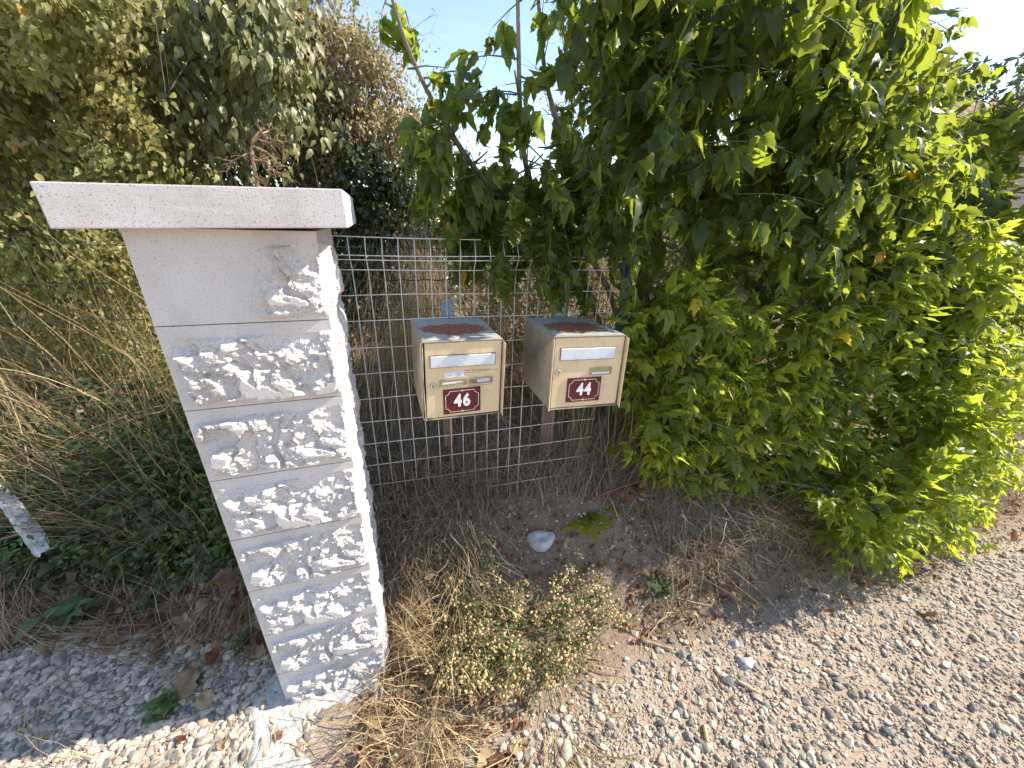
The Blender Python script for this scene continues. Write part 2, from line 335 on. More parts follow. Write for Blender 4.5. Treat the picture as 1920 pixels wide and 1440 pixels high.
gm = np.maximum(sst(-.12, .08, right_gravel(GX)-GY+.15*(fbm(np.stack([GX*6, GY*6, GX*0], -1))-.5))*(GX > -.25), sst(-.08, .06, left_gravel(GX)-GY)*(GX <= -.25))
gm = np.maximum(gm, .7*sst(.25, .0, GY-.65)*(GX > -.7)); gm = gm*(np.abs(GX) < 60)
tag(mk('ground', np.stack([GX, GY, GZ], -1).reshape(-1, 3), np.stack([I, I+1, I+1+ni, I+ni], -1), ground_mat(), smooth=True, rnd=gm.ravel()), kind='structure')

# gravel stones
def ico(sub):
    import bmesh
    bm = bmesh.new(); bmesh.ops.create_icosphere(bm, subdivisions=sub, radius=1); V = np.array([v.co[:] for v in bm.verts]); F = np.array([[v.index for v in f.verts] for f in bm.faces]); bm.free(); return V, F
def pebbles(n, sub=1, amp=.5, seed=1):
    V0, F = ico(sub); out = []; rg = np.random.default_rng(seed)
    for k in range(n):
        V = V0*(1+amp*(fbm(V0*1.3+k*9.1, 2)-.5)[:, None])
        for _ in range(4):                                    # planar facets, like broken stone
            nn = unit(rg.normal(size=3)); d = V@nn; lim = rg.uniform(.55, .85); V = V-np.maximum(d-lim, 0)[:, None]*nn
        V = V*R3([1, rg.uniform(.6, .85), rg.uniform(.38, .6)]); out.append((V*.5, F))
    return out
PEB1 = pebbles(10, 1, .5, 1); PEB2 = pebbles(10, 2, .6, 2)
def rotz_frames(n, tilt=.35):
    a = rng.uniform(0, 2*math.pi, n); d = np.stack([np.cos(a), np.sin(a), rng.normal(0, tilt, n)], -1); u = np.stack([rng.normal(0, tilt, n), rng.normal(0, tilt, n), np.ones(n)], -1); return frames(d, u)
def stones(x, y, sz, tm):
    z = hz(x, y)+sz*.13*rng.uniform(.3, 1.6, len(x)); return scatter(tm, np.stack([x, y, z], -1), rotz_frames(len(x)), sz, rng.random(len(x)))
xs, ys, ss = [], [], []
# dense driveway at right
n = 115000; x = rng.uniform(-.25, 1, n)**1*1; x = -.25+6.2*rng.random(n)**1.55; y = .25+2.4*rng.random(n)
e = right_gravel(x)-y+.22*(fbm(np.stack([x*5, y*5, x*0], -1))-.5); k = (e > rng.normal(0.0, .05, n)) & (x < 1.6+1.75*y); xs.append(x[k]); ys.append(y[k]); ss.append(np.clip(rng.lognormal(math.log(.0112), .48, k.sum()), .006, .042))
# left gravel
n = 42000; x = rng.uniform(-2.7, -.62, n); y = rng.uniform(.42, 1.15, n); k = (left_gravel(x)-y+.1*(fbm(np.stack([x*7, y*7, x*0], -1))-.5) > rng.normal(0, .025, n)); xs.append(x[k]); ys.append(y[k]); ss.append(np.clip(rng.lognormal(math.log(.0145), .45, k.sum()), .006, .05))
n = 2600; x = rng.uniform(-.1, .75, n); y = rng.uniform(1.05, 1.6, n); xs.append(x); ys.append(y); ss.append(np.clip(rng.lognormal(math.log(.006), .55, n), .003, .022))
# thin scatter everywhere else
n = 5200; x = rng.uniform(-.6, 2.6, n); y = rng.uniform(.35, 1.7, n); k = rng.random(n) < np.where(y < .85, 1, .25); xs.append(x[k]); ys.append(y[k]); ss.append(np.clip(rng.lognormal(math.log(.010), .5, k.sum()), .005, .035))
x, y, sz = map(np.concatenate, (xs, ys, ss)); big = sz > .022
V1, F1, r1 = stones(x[~big], y[~big], sz[~big], PEB1); V2, F2, r2 = stones(x[big], y[big], sz[big], PEB2)
tag(mk('gravel', np.concatenate([V1, V2]), np.concatenate([F1, F2+len(V1)]), M['stone'], rnd=np.concatenate([r1, r2])), 'pale crushed limestone gravel spread over the drive', 'gravel', kind='stuff')
# single stones
def rock(px, py, size, flat, label, mat, seed, asp=.75, cat='stone', group=None, yaw=0., amp=.5, nocut=False):
    V0, F = ico(4); rg = np.random.default_rng(seed); V = V0*(1+amp*(fbm(V0*1.4+seed*3.3, 3)-.5)[:, None])
    if not nocut:
        for _ in range(7):
            nn = unit(rg.normal(size=3)); d = V@nn; lim = rg.uniform(.6, .85); V = V-np.maximum(d-lim, 0)[:, None]*nn*.95
    V = V*(1+.05*(fbm(V*7, 3)-.5)[:, None]); V = V*R3([.5, .5*asp, .5*flat])*size; c, s = math.cos(yaw), math.sin(yaw); V = V@np.array([[c, s, 0], [-s, c, 0], [0, 0, 1]])
    g = gpt(px, py, size*flat*.15)
    o = mk('stone', V, F, mat, smooth=True); o.location = g; tag(o, label, cat, group); return o
def rockmat(name, a, b_): return simple(name, a, b_, 30, .85, .5, .003)
RW = rockmat('white_limestone', (.30, .295, .29), (.54, .54, .56)); RG = rockmat('grey_limestone', (.26, .275, .30), (.40, .41, .42)); RD = rockmat('slate_stone', (.07, .08, .095), (.15, .16, .175)); RT = rockmat('tan_stone', (.36, .30, .23), (.50, .43, .34))
# flat rounded-triangular white rock on the mound
def white_rock():
    A = np.linspace(0, 2*math.pi, 48, endpoint=False); K = 10; V = []; pts = [(-.50, .16), (-.36, .34), (-.05, .40), (.30, .38), (.5, .33), (.47, .10), (.30, -.22), (.12, -.40), (-.12, -.40), (-.32, -.20)]
    P = np.array(pts)*.085; t = np.linspace(0, len(P), 48, endpoint=False); P2 = np.concatenate([P, P[:1]]); out = np.stack([np.interp(t, range(len(P)+1), P2[:, j]) for j in (0, 1)], -1)
    for _ in range(3): out = (np.roll(out, 1, 0)+out*2+np.roll(out, -1, 0))/4
    rings = [(1.0, -.015), (1.02, .0), (.99, .010), (.93, .017), (.8, .021), (.55, .023), (.25, .022), (.02, .021)]
    for s_, z_ in rings: V.append(np.concatenate([out*s_, np.full((48, 1), z_)], 1))
    V = np.concatenate(V); V[:, 2] += (.008*(fbm(np.stack([V[:, 0]*45, V[:, 1]*45, V[:, 0]*0], -1), 3)-.5))*(V[:, 2] > .012) + .006*np.exp(-((V[:, 0]*40+V[:, 1]*25)**2))*(V[:, 2] > .015)
    F = [(a*48+i, a*48+(i+1) % 48, (a+1)*48+(i+1) % 48, (a+1)*48+i) for a in range(len(rings)-1) for i in range(48)]
    o = mk('stone', V, F, RW, smooth=True); g = gpt(1014, 1014, .015); o.location = (g[0], g[1], float(hz(g[0], g[1]))+.012); o.rotation_euler = (.25, 0, .05); o.scale = (1.65, 1.25, 1.2)
    tag(o, 'flat smooth white stone lying on the dark earth mound below the mailboxes', 'stone')
white_rock()
rock(1400, 1243, .068, .6, 'biggest grey-white stone at the driveway edge, beside a dark slate stone', RG, 3, .8)
rock(1362, 1276, .055, .6, 'dark slate stone at the driveway edge, left of the biggest grey stone', RD, 5, .8)
rock(1376, 1206, .042, .7, 'rounded pale grey stone just above the biggest grey stone', RG, 6, .9)
rock(1062, 1407, .062, .5, 'oval tan pebble near the bottom edge of the picture', RT, 8, .6, yaw=1.4, amp=.2, nocut=True)
rock(880, 1432, .045, .5, 'smooth grey pebble at the bottom edge beside the dry leaves', RG, 9, .8, amp=.2, nocut=True)
rock(1190, 1187, .038, .6, 'tan stone half buried beside the end of the stick', RT, 11, .9)
rock(1345, 1078, .034, .7, 'small white stone in the dark litter under the box elder', RW, 12, .9)
rock(1310, 1140, .030, .5, 'small cream stone among curled leaves under the box elder', RT, 13, .8)

# ------------------------------------------------------------------ stone pillar
PX, PY, PYAW, PW = -.7555, .7626, .3400, .3391
pt = thing('stone_pillar', 'white split-face stone gate pillar with flat square cap', 'pillar', (PX, PY, 0), PYAW)
ZT, PD = 1.554, .34
ZV = 0.
def relief(U, Vv, w_, h_, seed, half):
    """U,V in metres on the face (U to the right, V up); returns outward height"""
    eL = sst(.004, .030, U+.02*(fbm(np.stack([U*0+seed, Vv*40, U*0], -1), 2)-.5)); eR = sst(0, .006, w_-U); eB = sst(0, .022, Vv-.002+.014*(fbm(np.stack([U*22, U*0+seed, U*0], -1), 2)-.5)); eT = sst(0, .007, h_-.024-Vv-.010*(fbm(np.stack([U*30, U*0+seed+5, U*0], -1), 2)-.3))
    m = eL*eR*eB*eT
    if half: m = m*np.clip(sst(.002, .010, np.abs(U-w_*.5-.006*np.sin(Vv*60))), 0, 1)
    if half == 2: m = m*sst(.19, .26, U-.25*Vv+.03)
    q = np.stack([U*23+seed*7, Vv*31+.3*U*23, np.full_like(U, seed*3.1)], -1); n1 = fbm(q, 5, .6)
    q3 = fbm(np.stack([U*9+seed*2, Vv*15+U*4, U*0+seed], -1), 3, .5); ri = np.abs(fbm(np.stack([U*13+seed, Vv*24-.3*U*20, U*0+seed*1.7], -1), 4, .6)*2-1)
    pk = sst(.52, .60, fbm(np.stack([U*20+seed*5, Vv*26, U*0+seed*2], -1), 3, .5))
    n2_ = fbm(np.stack([U*12+ZV*9.7, Vv*16+ZV, U*0+ZV*3.3], -1), 4, .55)
    sw_ = 1-np.mod(U*13+Vv*9+2.6*fbm(np.stack([U*10+seed, Vv*14, U*0+seed], -1), 3, .6), 1.)
    h = m*(.009*sw_-.004+.016*(n2_-.5)+.006+.036*(n1-.5)+.036*(q3-.42)-.010*ri+.011*pk+.010*(fbm(np.stack([U*120, Vv*150, U*0+seed], -1), 4, .6)-.5))
    st = np.floor(h/.003)*.003; return np.clip(h*.7+st*.3, -.0025, .024)
def block(x0, x1, y0, y1, z0, z1, seed, rightface=True, half=False, mat=None):
    g = .0012; x0 += g; x1 -= g; z0 += g; z1 -= g; W, D, H = x1-x0, y1-y0, z1-z0; mb = MB()
    nu, nv = max(int(W/.0026), 8), max(int(H/.0026), 8); u = np.linspace(0, W, nu); v = np.linspace(0, H, nv); UU, VV = np.meshgrid(u, v)
    def grid(h, f, flip=False):
        a, b = h.shape; J = (np.arange(a-1)[:, None]*b+np.arange(b-1)[None]).ravel(); q = np.stack([J, J+1, J+1+b, J+b], -1); mb.addn(f.reshape(-1, 3), Q=q[:, ::-1] if flip else q)
    h = relief(UU, VV, W, H, seed, half); edge = np.minimum.reduce([UU, W-UU, VV, H-VV]); h = h*(edge > 0) - .0015*(edge < .001)
    h[:, 0] = 0; h[:, -1] = 0; h[0] = 0; h[-1] = 0
    grid(h, np.stack([x0+UU, y0-h, z0+VV], -1))
    if rightface:
        nd = int(D/.004); UD, VD = np.meshgrid(np.linspace(0, D, nd), v[::2] if True else v); UD = UD; VD = VD.copy(); VD[-1] = H
        h2 = relief(UD, VD, D, H, seed+31, False)*.6; h2[:, 0] = 0; h2[:, -1] = 0; h2[0] = 0; h2[-1] = 0
        grid(h2, np.stack([x1+h2, y0+UD, z0+VD], -1))
    else: mb.add([[x1, y0, z0], [x1, y1, z0], [x1, y1, z1], [x1, y0, z1]], [(0, 1, 2, 3)])
    mb.add([[x0, y0, z0], [x0, y1, z0], [x0, y1, z1], [x0, y0, z1]], [(3, 2, 1, 0)]); mb.add([[x0, y1, z0], [x1, y1, z0], [x1, y1, z1], [x0, y1, z1]], [(3, 2, 1, 0)])
    mb.add([[x0, y0, z1], [x1, y0, z1], [x1, y1, z1], [x0, y1, z1]], [(0, 1, 2, 3)]); mb.add([[x0, y0, z0], [x1, y0, z0], [x1, y1, z0], [x0, y1, z0]], [(3, 2, 1, 0)])
    o = mb.build('block', mat or M['block'], pt); return o
zs = [ZT, ZT-.195]+[ZT-.195-.2*i for i in range(1, 8)]
for i in range(8):
    ZV = float(i); z1, z0 = zs[i], zs[i+1]; m_ = M['block_w'] if i == 0 else M['block']
    block(0, PW, 0, PD, z0, z1, 12 if i % 2 else 1, half=(0 if i % 2 else (2 if i == 0 else 1)), mat=m_)
mbc = MB(); mbc.box((PW/2, PD/2, ZT/2-.03), (PW-.008, PD-.008, ZT-.0)); mbc.build('mortar_core', M['mortar'], pt)
mbc = MB(); tl = .028; ax = np.array([[math.cos(tl), 0, math.sin(tl)], [0, 1, 0], [-math.sin(tl), 0, math.cos(tl)]])
def cap_mesh():
    W, D, H = .478, .46, .073; mb = MB(); x0, y0 = -.072, -.05
    n = 60
    # slab with finely worn edges
    import bmesh
    bm = bmesh.new(); bmesh.ops.create_cube(bm, size=1)
    for v in bm.verts: v.co = Vector((v.co.x*W, v.co.y*D, v.co.z*H))
    bmesh.ops.bevel(bm, geom=list(bm.edges), offset=.0025, segments=2, affect='EDGES', profile=.6)
    bmesh.ops.subdivide_edges(bm, edges=list(bm.edges), cuts=5, use_grid_fill=True)
    V = np.array([v.co[:] for v in bm.verts]); V = V+.0012*(fbm(V*60, 3)-.5)[:, None]*unit(V)
    for v, c in zip(bm.verts, V): v.co = Vector(c)
    me = bpy.data.meshes.new('cap'); bm.to_mesh(me); bm.free(); me.materials.append(M['cap']); o = bpy.data.objects.new('cap', me); COL.objects.link(o); o.parent = pt
    o.location = (x0+W/2, y0+D/2, 1.556+H/2); o.rotation_euler = (0, -tl, 0)
cap_mesh()
# rough concrete footing around the base of the pillar
def footing():
    nx, ny = 120, 110; X, Y = np.meshgrid(np.linspace(-.40, .44, nx), np.linspace(-.42, .50, ny)); c, s = math.cos(PYAW), math.sin(PYAW)
    wx = PX+X*c-Y*s; wy = PY+X*s+Y*c
    d = np.maximum.reduce([-.12-X+.25*(Y < 0)*0, X-.36, -.40-Y, Y-.45]); d = np.maximum(d, np.minimum(X-.12, -Y-.10)); d = d+.26*(fbm(np.stack([X*7, Y*7, X*0], -1), 4)-.5)
    Z = hz(wx, wy)+.014*sst(.0, -.035, d)-.012*sst(-.02, .03, d)+.010*(fbm(np.stack([X*45, Y*45, X*0], -1), 4)-.5)
    J = (np.arange(ny-1)[:, None]*nx+np.arange(nx-1)[None]).ravel()
    o = mk('concrete_footing', np.stack([wx, wy, Z], -1).reshape(-1, 3), np.stack([J, J+1, J+1+nx, J+nx], -1), simple('rough_concrete', (.36, .36, .36), (.56, .555, .54), 40, .95, .8, .004), smooth=True)
    tag(o, 'rough pale concrete spread on the ground around the foot of the pillar', 'footing')
footing()

# ------------------------------------------------------------------ mailboxes
def text_mesh(s, size, depth, bold, name, mat, parent, loc, rot=(math.pi/2, 0, 0)):
    cu = bpy.data.curves.new(name, 'FONT'); cu.body = s; cu.size = size; cu.extrude = depth; cu.offset = bold; cu.align_x = 'CENTER'; cu.align_y = 'CENTER'; cu.resolution_u = 6; cu.space_character = .96
    tmp = bpy.data.objects.new('tmp', cu); COL.objects.link(tmp); bpy.context.view_layer.update()
    me = bpy.data.meshes.new_from_object(tmp.evaluated_get(bpy.context.evaluated_depsgraph_get())); bpy.data.objects.remove(tmp); bpy.data.curves.remove(cu)
    me.materials.clear(); me.materials.append(mat); o = bpy.data.objects.new(name, me); COL.objects.link(o); o.parent = parent; o.location = loc; o.rotation_euler = rot; o.scale = (.92, 1.12, 1); return o
def mailbox(loc, yaw, tlt, pit, W, H, D, num, label):
    """local: x right, y back, z up; origin front top left"""
    t = thing('mailbox', label, 'mailbox', loc, yaw); t.rotation_euler = (0, 0, 0)
    Mx = Matrix.Rotation(yaw, 4, 'Z') @ Matrix.Rotation(-tlt, 4, 'Y') @ Matrix.Rotation(pit, 4, 'X'); t.rotation_euler = Mx.to_euler()
    old = num == '46'
    # sheet-steel shell: rounded-rectangle sleeve, open in front
    def rr(w_, h_, r, k=5):
        P = []
        for cx, cz, a0 in ((w_-r, -r, 0), (r, -r, 90), (r, -h_+r, 180), (w_-r, -h_+r, 270)):
            for j in range(k+1): a = math.radians(a0+(90)*j/k); P.append((cx+r*math.cos(a), cz+r*math.sin(a)))
        return np.array(P)
    o_, i_ = rr(W, H, .009), rr(W-.005, H-.005, .007)+[.0025, -.0025]; n = len(o_); V = []; F = []
    for P, y in ((o_, D), (o_, .012), (o_, .002), (o_+0, 0), (i_, 0), (i_, .03), (i_, D-.004)): V += [(p[0], y, p[1]) for p in P]
    V = np.array(V); V[:, 0] += .0035*np.sin(np.clip(-V[:, 2]/H, 0, 1)*math.pi)*np.sin(np.clip(V[:, 1]/D, 0, 1)*math.pi)*(V[:, 0] > W*.6)
    for a in range(6): F += [(a*n+i, (a+1)*n+i, (a+1)*n+(i+1) % n, a*n+(i+1) % n) for i in range(n)]
    F += [tuple(range(n))]; 
    mk('shell', V, F, M['boxs'], t)
    # top skin lies 1.2 mm proud of the shell
    b = MB(); b.box((W/2, D/2+.004, .0006), (W-.018, D-.012, .0014)); tp = b.build('top_skin', M['top0' if old else 'top1'], t)
    dx = .009 if old else .006; b = MB(); b.box((W/2+dx/2-.001, .007, -H/2), (W-.009-dx, .006, H-.010), bev=.0015); dr = b.build('door', M['door'], t)
    if old:
        # left hinge return bent open, slightly rusted edge
        b = MB(); b.tube([[.006, .004, -.006], [.005, .003, -H*.5], [.008, .0, -H+.004]], .0022, 6); b.build('hinge_rod', M['boxs'], t)
        b = MB(); b.add([[W-.001, -.001, -.01], [W+.001, -.012, -.012], [W+.001, -.013, -H-.004], [W-.001, -.001, -H+.004], [W+.001, -.0005, -.01], [W+.003, -.0115, -.012], [W+.003, -.0125, -H-.004], [W+.001, -.0005, -H+.004]], [(0, 1, 2, 3), (7, 6, 5, 4), (0, 4, 5, 1), (1, 5, 6, 2), (2, 6, 7, 3)]); b.build('side_flange', M['door'], t)
    else:
        b = MB(); b.add([[W-.001, -.001, -.008], [W+.001, -.011, -.010], [W+.001, -.011, -H-.006], [W-.001, -.001, -H+.004], [W+.001, -.0005, -.008], [W+.003, -.0105, -.010], [W+.003, -.0105, -H-.006], [W+.001, -.0005, -H+.004]], [(0, 1, 2, 3), (7, 6, 5, 4), (0, 4, 5, 1), (1, 5, 6, 2), (2, 6, 7, 3)]); b.build('side_flange', M['door'], t)
        b = MB(); b.tube([[.004, .002, -.008], [.003, .001, -H-.004]], .0022, 6); b.build('hinge_rod', M['door'], t)
    # letter flap: recess frame + white flap
    fx0, fx1, fz0, fz1 = ((.028, .232, -.046, -.083) if old else (.030, .228, -.040, -.080))
    b = MB(); b.box(((fx0+fx1)/2, .0032, (fz0+fz1)/2), (fx1-fx0+.004, .0020, fz0-fz1+.004)); fr = b.build('flap_frame', M['tan'], t)
    b = MB(); b.box(((fx0+fx1)/2, .0005, (fz0+fz1)/2), (fx1-fx0-.001, .004, fz0-fz1-.001), bev=.0012); fl = b.build('letter_flap', M['slot'], t)
    # worn scratches on the flap
    b = MB(); rg = np.random.default_rng(4 if old else 9)
    for _ in range(26 if old else 40):
        x = rg.uniform(fx0+.006, fx1-.01); z = rg.uniform(fz1+.003, fz1+.007) if (old or rg.random() < .6) else rg.uniform(fz1+.012, fz0-.008); q = rg.normal(0, .003); l = rg.uniform(.001, .006)
        b.add([[x, -.0018, z], [x+l, -.0018, z+q*.3], [x+l, -.0018, z+q*.3+.0007], [x, -.0018, z+.0006]], [(0, 1, 2, 3)])
    b.build('scuff', M['ink'], fl)
    # lock
    lx, lz = (.022+.012, -.145) if old else (.028, -.122)
    b = MB(); A = np.linspace(0, 2*math.pi, 25)[:-1]
    def disc(b, x, z, r, y0, y1, n=24):
        A = np.linspace(0, 2*math.pi, n, endpoint=False); V = [[x+r*math.cos(a), y0, z+r*math.sin(a)] for a in A]+[[x+r*.92*math.cos(a), y1, z+r*.92*math.sin(a)] for a in A]
        b.add(V, [(i, (i+1) % n, n+(i+1) % n, n+i) for i in range(n)]+[tuple(range(n, 2*n))])
    disc(b, lx, lz, .0125, .004, .001); disc(b, lx, lz, .0095, .001, -.0008); lk = b.build('lock', M['chrome'], t)
    b = MB(); disc(b, lx, lz+.002, .0026, -.0008, -.0012, 12); b.box((lx, -.001, lz-.002), (.0018, .0006, .007)); b.build('keyhole', M['hole'], lk)
    # name plates
    def holder(x0, x1, z0, z1, sl=0, mat=None, paper=None):
        b = MB(); w_ = x1-x0; 
        for (c, d) in (((w_/2, 0, 0), (w_, .004, .003)), ((w_/2, 0, -(z0-z1)), (w_, .004, .003)), ((0, 0, -(z0-z1)/2), (.003, .0036, z0-z1)), ((w_, 0, -(z0-z1)/2), (.003, .0036, z0-z1))): b.box(c, d)
        o = b.build('name_plate', mat or M['clear'], t); o.location = (x0, .002, z0); o.rotation_euler = (0, -sl, 0)
        b = MB(); b.box((w_/2, .0006, -(z0-z1)/2), (w_-.004, .0015, z0-z1-.004)); b.build('window', M['clear'] if paper is None else paper, o)
        return o
    if old:
        hl = holder(.055, .138, -.128, -.149, .04, M['clear'], M['boxs']); b = MB(); b.box((.03, -.001, -.010), (.045, .0008, .007)); b.box((.062, -.001, -.009), (.018, .0008, .005)); b.build('torn_label', M['white'], hl)
        hr = holder(.148, .226, -.128, -.147, .03, M['boxs'], M['tan']); b = MB(); b.box((.048, -.001, -.009), (.042, .0008, .011)); lb = b.build('torn_label', M['slot'], hr)
        b = MB(); [b.box((.034+i*.006, -.0017, -.009), (.0016, .0004, .006+.002*(i % 2))) for i in range(6)]; b.build('handwriting', M['ink'], lb)
        b = MB(); b.box((0, 0, 0), (.062, .0008, .018)); st = b.build('paper_sticker', M['white'], t); st.location = (.101, .0032, -.110); st.rotation_euler = (0, -.04, 0)
        b = MB(); b.tube([[.010+.006*math.cos(a), -.0006, -.001+.005*math.sin(a)] for a in np.linspace(0, 6.28, 12)], .0005, 4); b.tube([[.018+.005*math.cos(a), -.0006, .0*a+.004*math.sin(a)] for a in np.linspace(0, 6.28, 12)], .0005, 4); b.box((-.012, -.0006, -.001), (.02, .0005, .0008)); b.build('handwriting', M['ink'], st)
        b = MB()
        for k in range(14): b.box((.135+k*.0062, .0036, -.1+.0012*math.sin(k*2.1)), (.0032, .0006, .0026+.002*(k % 3)/2))
        b.tube([[.128, .0036, -.108], [.2, .0036, -.105], [.243, .0036, -.102], [.243, .0036, -.117]], .0006, 4); b.tube([[.148, .0036, -.152], [.21, .0036, -.154], [.225, .0036, -.150]], .0006, 4)
        b.build('glue_residue', M['tan'], t)
    else:
        holder(.143, .222, -.112, -.136, .0, M['clear'], M['clear']); b = MB(); b.box((0, 0, 0), (.066, .0008, .007)); st = b.build('name_label', M['slot'], t); st.location = (.183, .0008, -.130)
    # number plate: enamelled sheet with notched white border
    cx, cz, pw, ph = (.126, -.202, .122, .088) if old else (.126, -.188, .126, .088)
    b = MB(); b.box((0, 0, 0), (pw, .003, ph), bev=.001); pl = b.build('number_plate', M['maroon'], t); pl.location = (cx, .002, cz); pl.rotation_euler = (0, -.0 if not old else -.02, 0)
    a, c_, r = pw/2-.0075, ph/2-.0075, .013; P = []
    for sx, sz, a0 in ((1, 1, 270), (-1, 1, 0), (-1, -1, 90), (1, -1, 180)):
        ang = np.linspace(0, -90, 7) if True else 0
        for g in ang:
            th = math.radians(a0+g); P.append((sx*a+r*math.cos(th)*1, sz*c_+r*math.sin(th)))
    P = np.array(P); n = len(P); w_ = .0015; d = unit(np.roll(P, -1, 0)-np.roll(P, 1, 0)); nn = np.stack([-d[:, 1], d[:, 0]], -1); In, Ou = P+nn*w_/2, P-nn*w_/2
    V = [(p[0], -.0022, p[1]) for p in In]+[(p[0], -.0022, p[1]) for p in Ou]; mk('border', V, [(i, (i+1) % n, n+(i+1) % n, n+i) for i in range(n)], M['plate_white'], pl)
    b = MB(); disc(b, 0, c_, .0042, -.0015, -.003, 14); b.build('rivet', M['chrome'], pl); b = MB(); disc(b, 0, -c_, .0042, -.0015, -.003, 14); b.build('rivet', M['chrome'], pl)
    for ch, ox in zip(num, (-.0142, .0142)): text_mesh(ch, .052, .0006, .0021, 'digit', M['plate_white'], pl, (ox, -.0022, 0))
    return t
B46 = R3([-.2737, 1.0579, 1.2516]); B44 = R3([.1268, 1.1596, 1.2536])
mailbox(B46, .3474, -.0224, -.0045, .2595, .2616, .3051, '46', 'cream mailbox with maroon number 46 plate and two torn name slots')
mailbox(B44, .2788, -.0193, -.0506, .265, .2558, .3122, '44', 'cream mailbox with maroon number 44 plate and one name slot')

# ------------------------------------------------------------------ white mesh panel behind the boxes
FY = .29; fe = R3([math.cos(FY), math.sin(FY), 0]); fn = R3([-math.sin(FY), math.cos(FY), 0])
FP = R3([-.3776, 1.3448, 0])-fn*.012
def fpix(x, y): P = onplane(x, y, FP, fn); return float((P-FP)@fe), float(P[2])
sR, zR = fpix(1150, 505); sL = fpix(622, 600)[0]-.12
pn = thing('mesh_fence_panel', 'white welded wire mesh panel standing behind the two mailboxes', 'fence', tuple(FP+fe*sL), 0)
pn['_'] = 0; del pn['_']
def panel():
    wr = MB(); hr = MB(); base = FP+fe*sL
    zt = fpix(900, 453)[1]; zd = fpix(1100, 484)[1]; zk = fpix(1100, 506)[1]; zc = fpix(760, 552)[1]; zb = fpix(760, 598)[1]
    S_ = np.arange(sR, sL, -.0508)
    def prof(s): k = np.clip((sR-s)/(sR-sL), 0, 1); return [(zt+.012*k, -.004-.02*k), (zd+.006, -.030-.012*k), (zd-.008, -.030-.01*k), (zk, -.002-.004*k), (zc, 0), (zb, 0), (.4, .004), (-.02, .0)]
    for i, s in enumerate(S_):
        j = rng.normal(0, .0012); P = [FP+fe*(s+j*(1 if a else 0))+fn*o+R3([0, 0, z]) for a, (z, o) in enumerate(prof(s))]; wr.tube(np.array(P)-base, .0018, 5)
    z_h = [(zd+.006, 1), (zd-.008, 2), (zk, 3), (zc, 4), (zb, 5)]+[(zb-.1*i, None) for i in range(1, 13)]
    for z, j in z_h+[(zt, 0)]:
        ss_ = np.linspace(sR+.01, sL, 14) if (j != 0) else np.linspace(fpix(900, 453)[0], sL, 8)
        P = []
        for s in ss_:
            pr = prof(s); zz, o = pr[j] if j is not None else (z, .002*(1-z)); P.append(FP+fe*s+fn*(o-.004)+R3([0, 0, zz+.0015*math.sin(s*9+z*20)]))
        hr.tube(np.array(P)-base, .0018, 5)
    wr.build('vertical_wires', M['white_wire'], pn, True); hr.build('horizontal_wires', M['white_wire'], pn, True)
    return zt, zd, zc, zb
ZTOP, ZD, ZC, ZB = panel()
def bracket(px0, px1, py0, py1, label):
    s0, z0 = fpix(px0, py0); s1, z1 = fpix(px1, py1); c = FP+fe*((s0+s1)/2)+fn*.004; ax = np.array([fe, fn, [0, 0, 1]])
    t = thing('steel_bracket', label, 'bracket', tuple(c+R3([0, 0, z1])), FY, 'brackets holding the mailboxes to the mesh'); w_, h_ = abs(s1-s0), z0-z1
    b = MB(); b.box((0, 0, h_/2-.008), (w_, .004, h_+.016), bev=.0008); b.box((-w_/2, .004, h_/2-.008), (.002, .012, h_+.016)); b.box((w_/2, .004, h_/2-.008), (.002, .012, h_+.016)); b.build('plate', M['galv'], t)
    b = MB()
    for r_ in range(4):
        for cx in ((-.32, .32) if r_ % 2 else (0,)):
            A = np.linspace(0, 2*math.pi, 8, endpoint=False); b.add([[cx*w_+.0022*math.cos(a), -.0026, h_*(.15+.23*r_)+.0022*math.sin(a)] for a in A], [tuple(range(8))])
    b.build('holes', M['hole'], t)
bracket(828, 852, 562, 598, 'grey drilled steel bracket above the left mailbox, whose rust patch is sunlit'); bracket(1043, 1064, 562, 595, 'grey drilled steel bracket above the right mailbox, nearest the green post')
def stake(px0, px1, py0, py1, label):
    s0, z0 = fpix(px0, py0); s1, z1 = fpix(px1, py1); c = FP+fe*((s0+s1)/2)+fn*.035; ax = np.array([fe, fn, [0, 0, 1]]); b = MB(); b.box((0, 0, (z0+z1)/2+.08), (abs(s1-s0), .03, z0-z1+.2), bev=.002)
    o = b.build('wooden_stake', M['wood']); o.location = c; o.rotation_euler = (0, 0, FY); tag(o, label, 'stake', 'wooden stakes under the mailboxes')
stake(831, 851, 780, 834, 'short brown wooden stake hanging below the number 46 mailbox'); stake(1022, 1040, 765, 830, 'short brown wooden stake below the number 44 mailbox, deep in shade')

# ------------------------------------------------------------------ green wire fence further back
GP = R3([-2.2, 1.38, 0]); GYAW = .30; ge = R3([math.cos(GYAW), math.sin(GYAW), 0]); gn = R3([-math.sin(GYAW), math.cos(GYAW), 0])
gf = thing('green_wire_fence', 'dark green wire fence running behind the pillar and dry grass', 'fence', tuple(GP), 0)
b = MB(); rg = np.random.default_rng(2)
for s in np.arange(-1.5, 3.4, .115):
    z = np.linspace(1.47, 0, 14); P = [ge*(s+.004*math.sin(9*q+s*7))+gn*.006*math.sin(11*q+s*3)+R3([0, 0, q]) for q in z]; b.tube(P, .0016, 4)
b.build('vertical_wires', M['green_wire'], gf, True); b = MB()
for z in list(np.arange(1.45, .1, -.148))+[1.30]:
    ss_ = np.arange(-1.5, 3.41, .0575); P = [ge*s+gn*.004*math.sin(s*17)+R3([0, 0, z+.004*math.sin(s*54+z*3)-.006*math.sin(s*1.9)**2]) for s in ss_]; b.tube(P, .0018, 4)
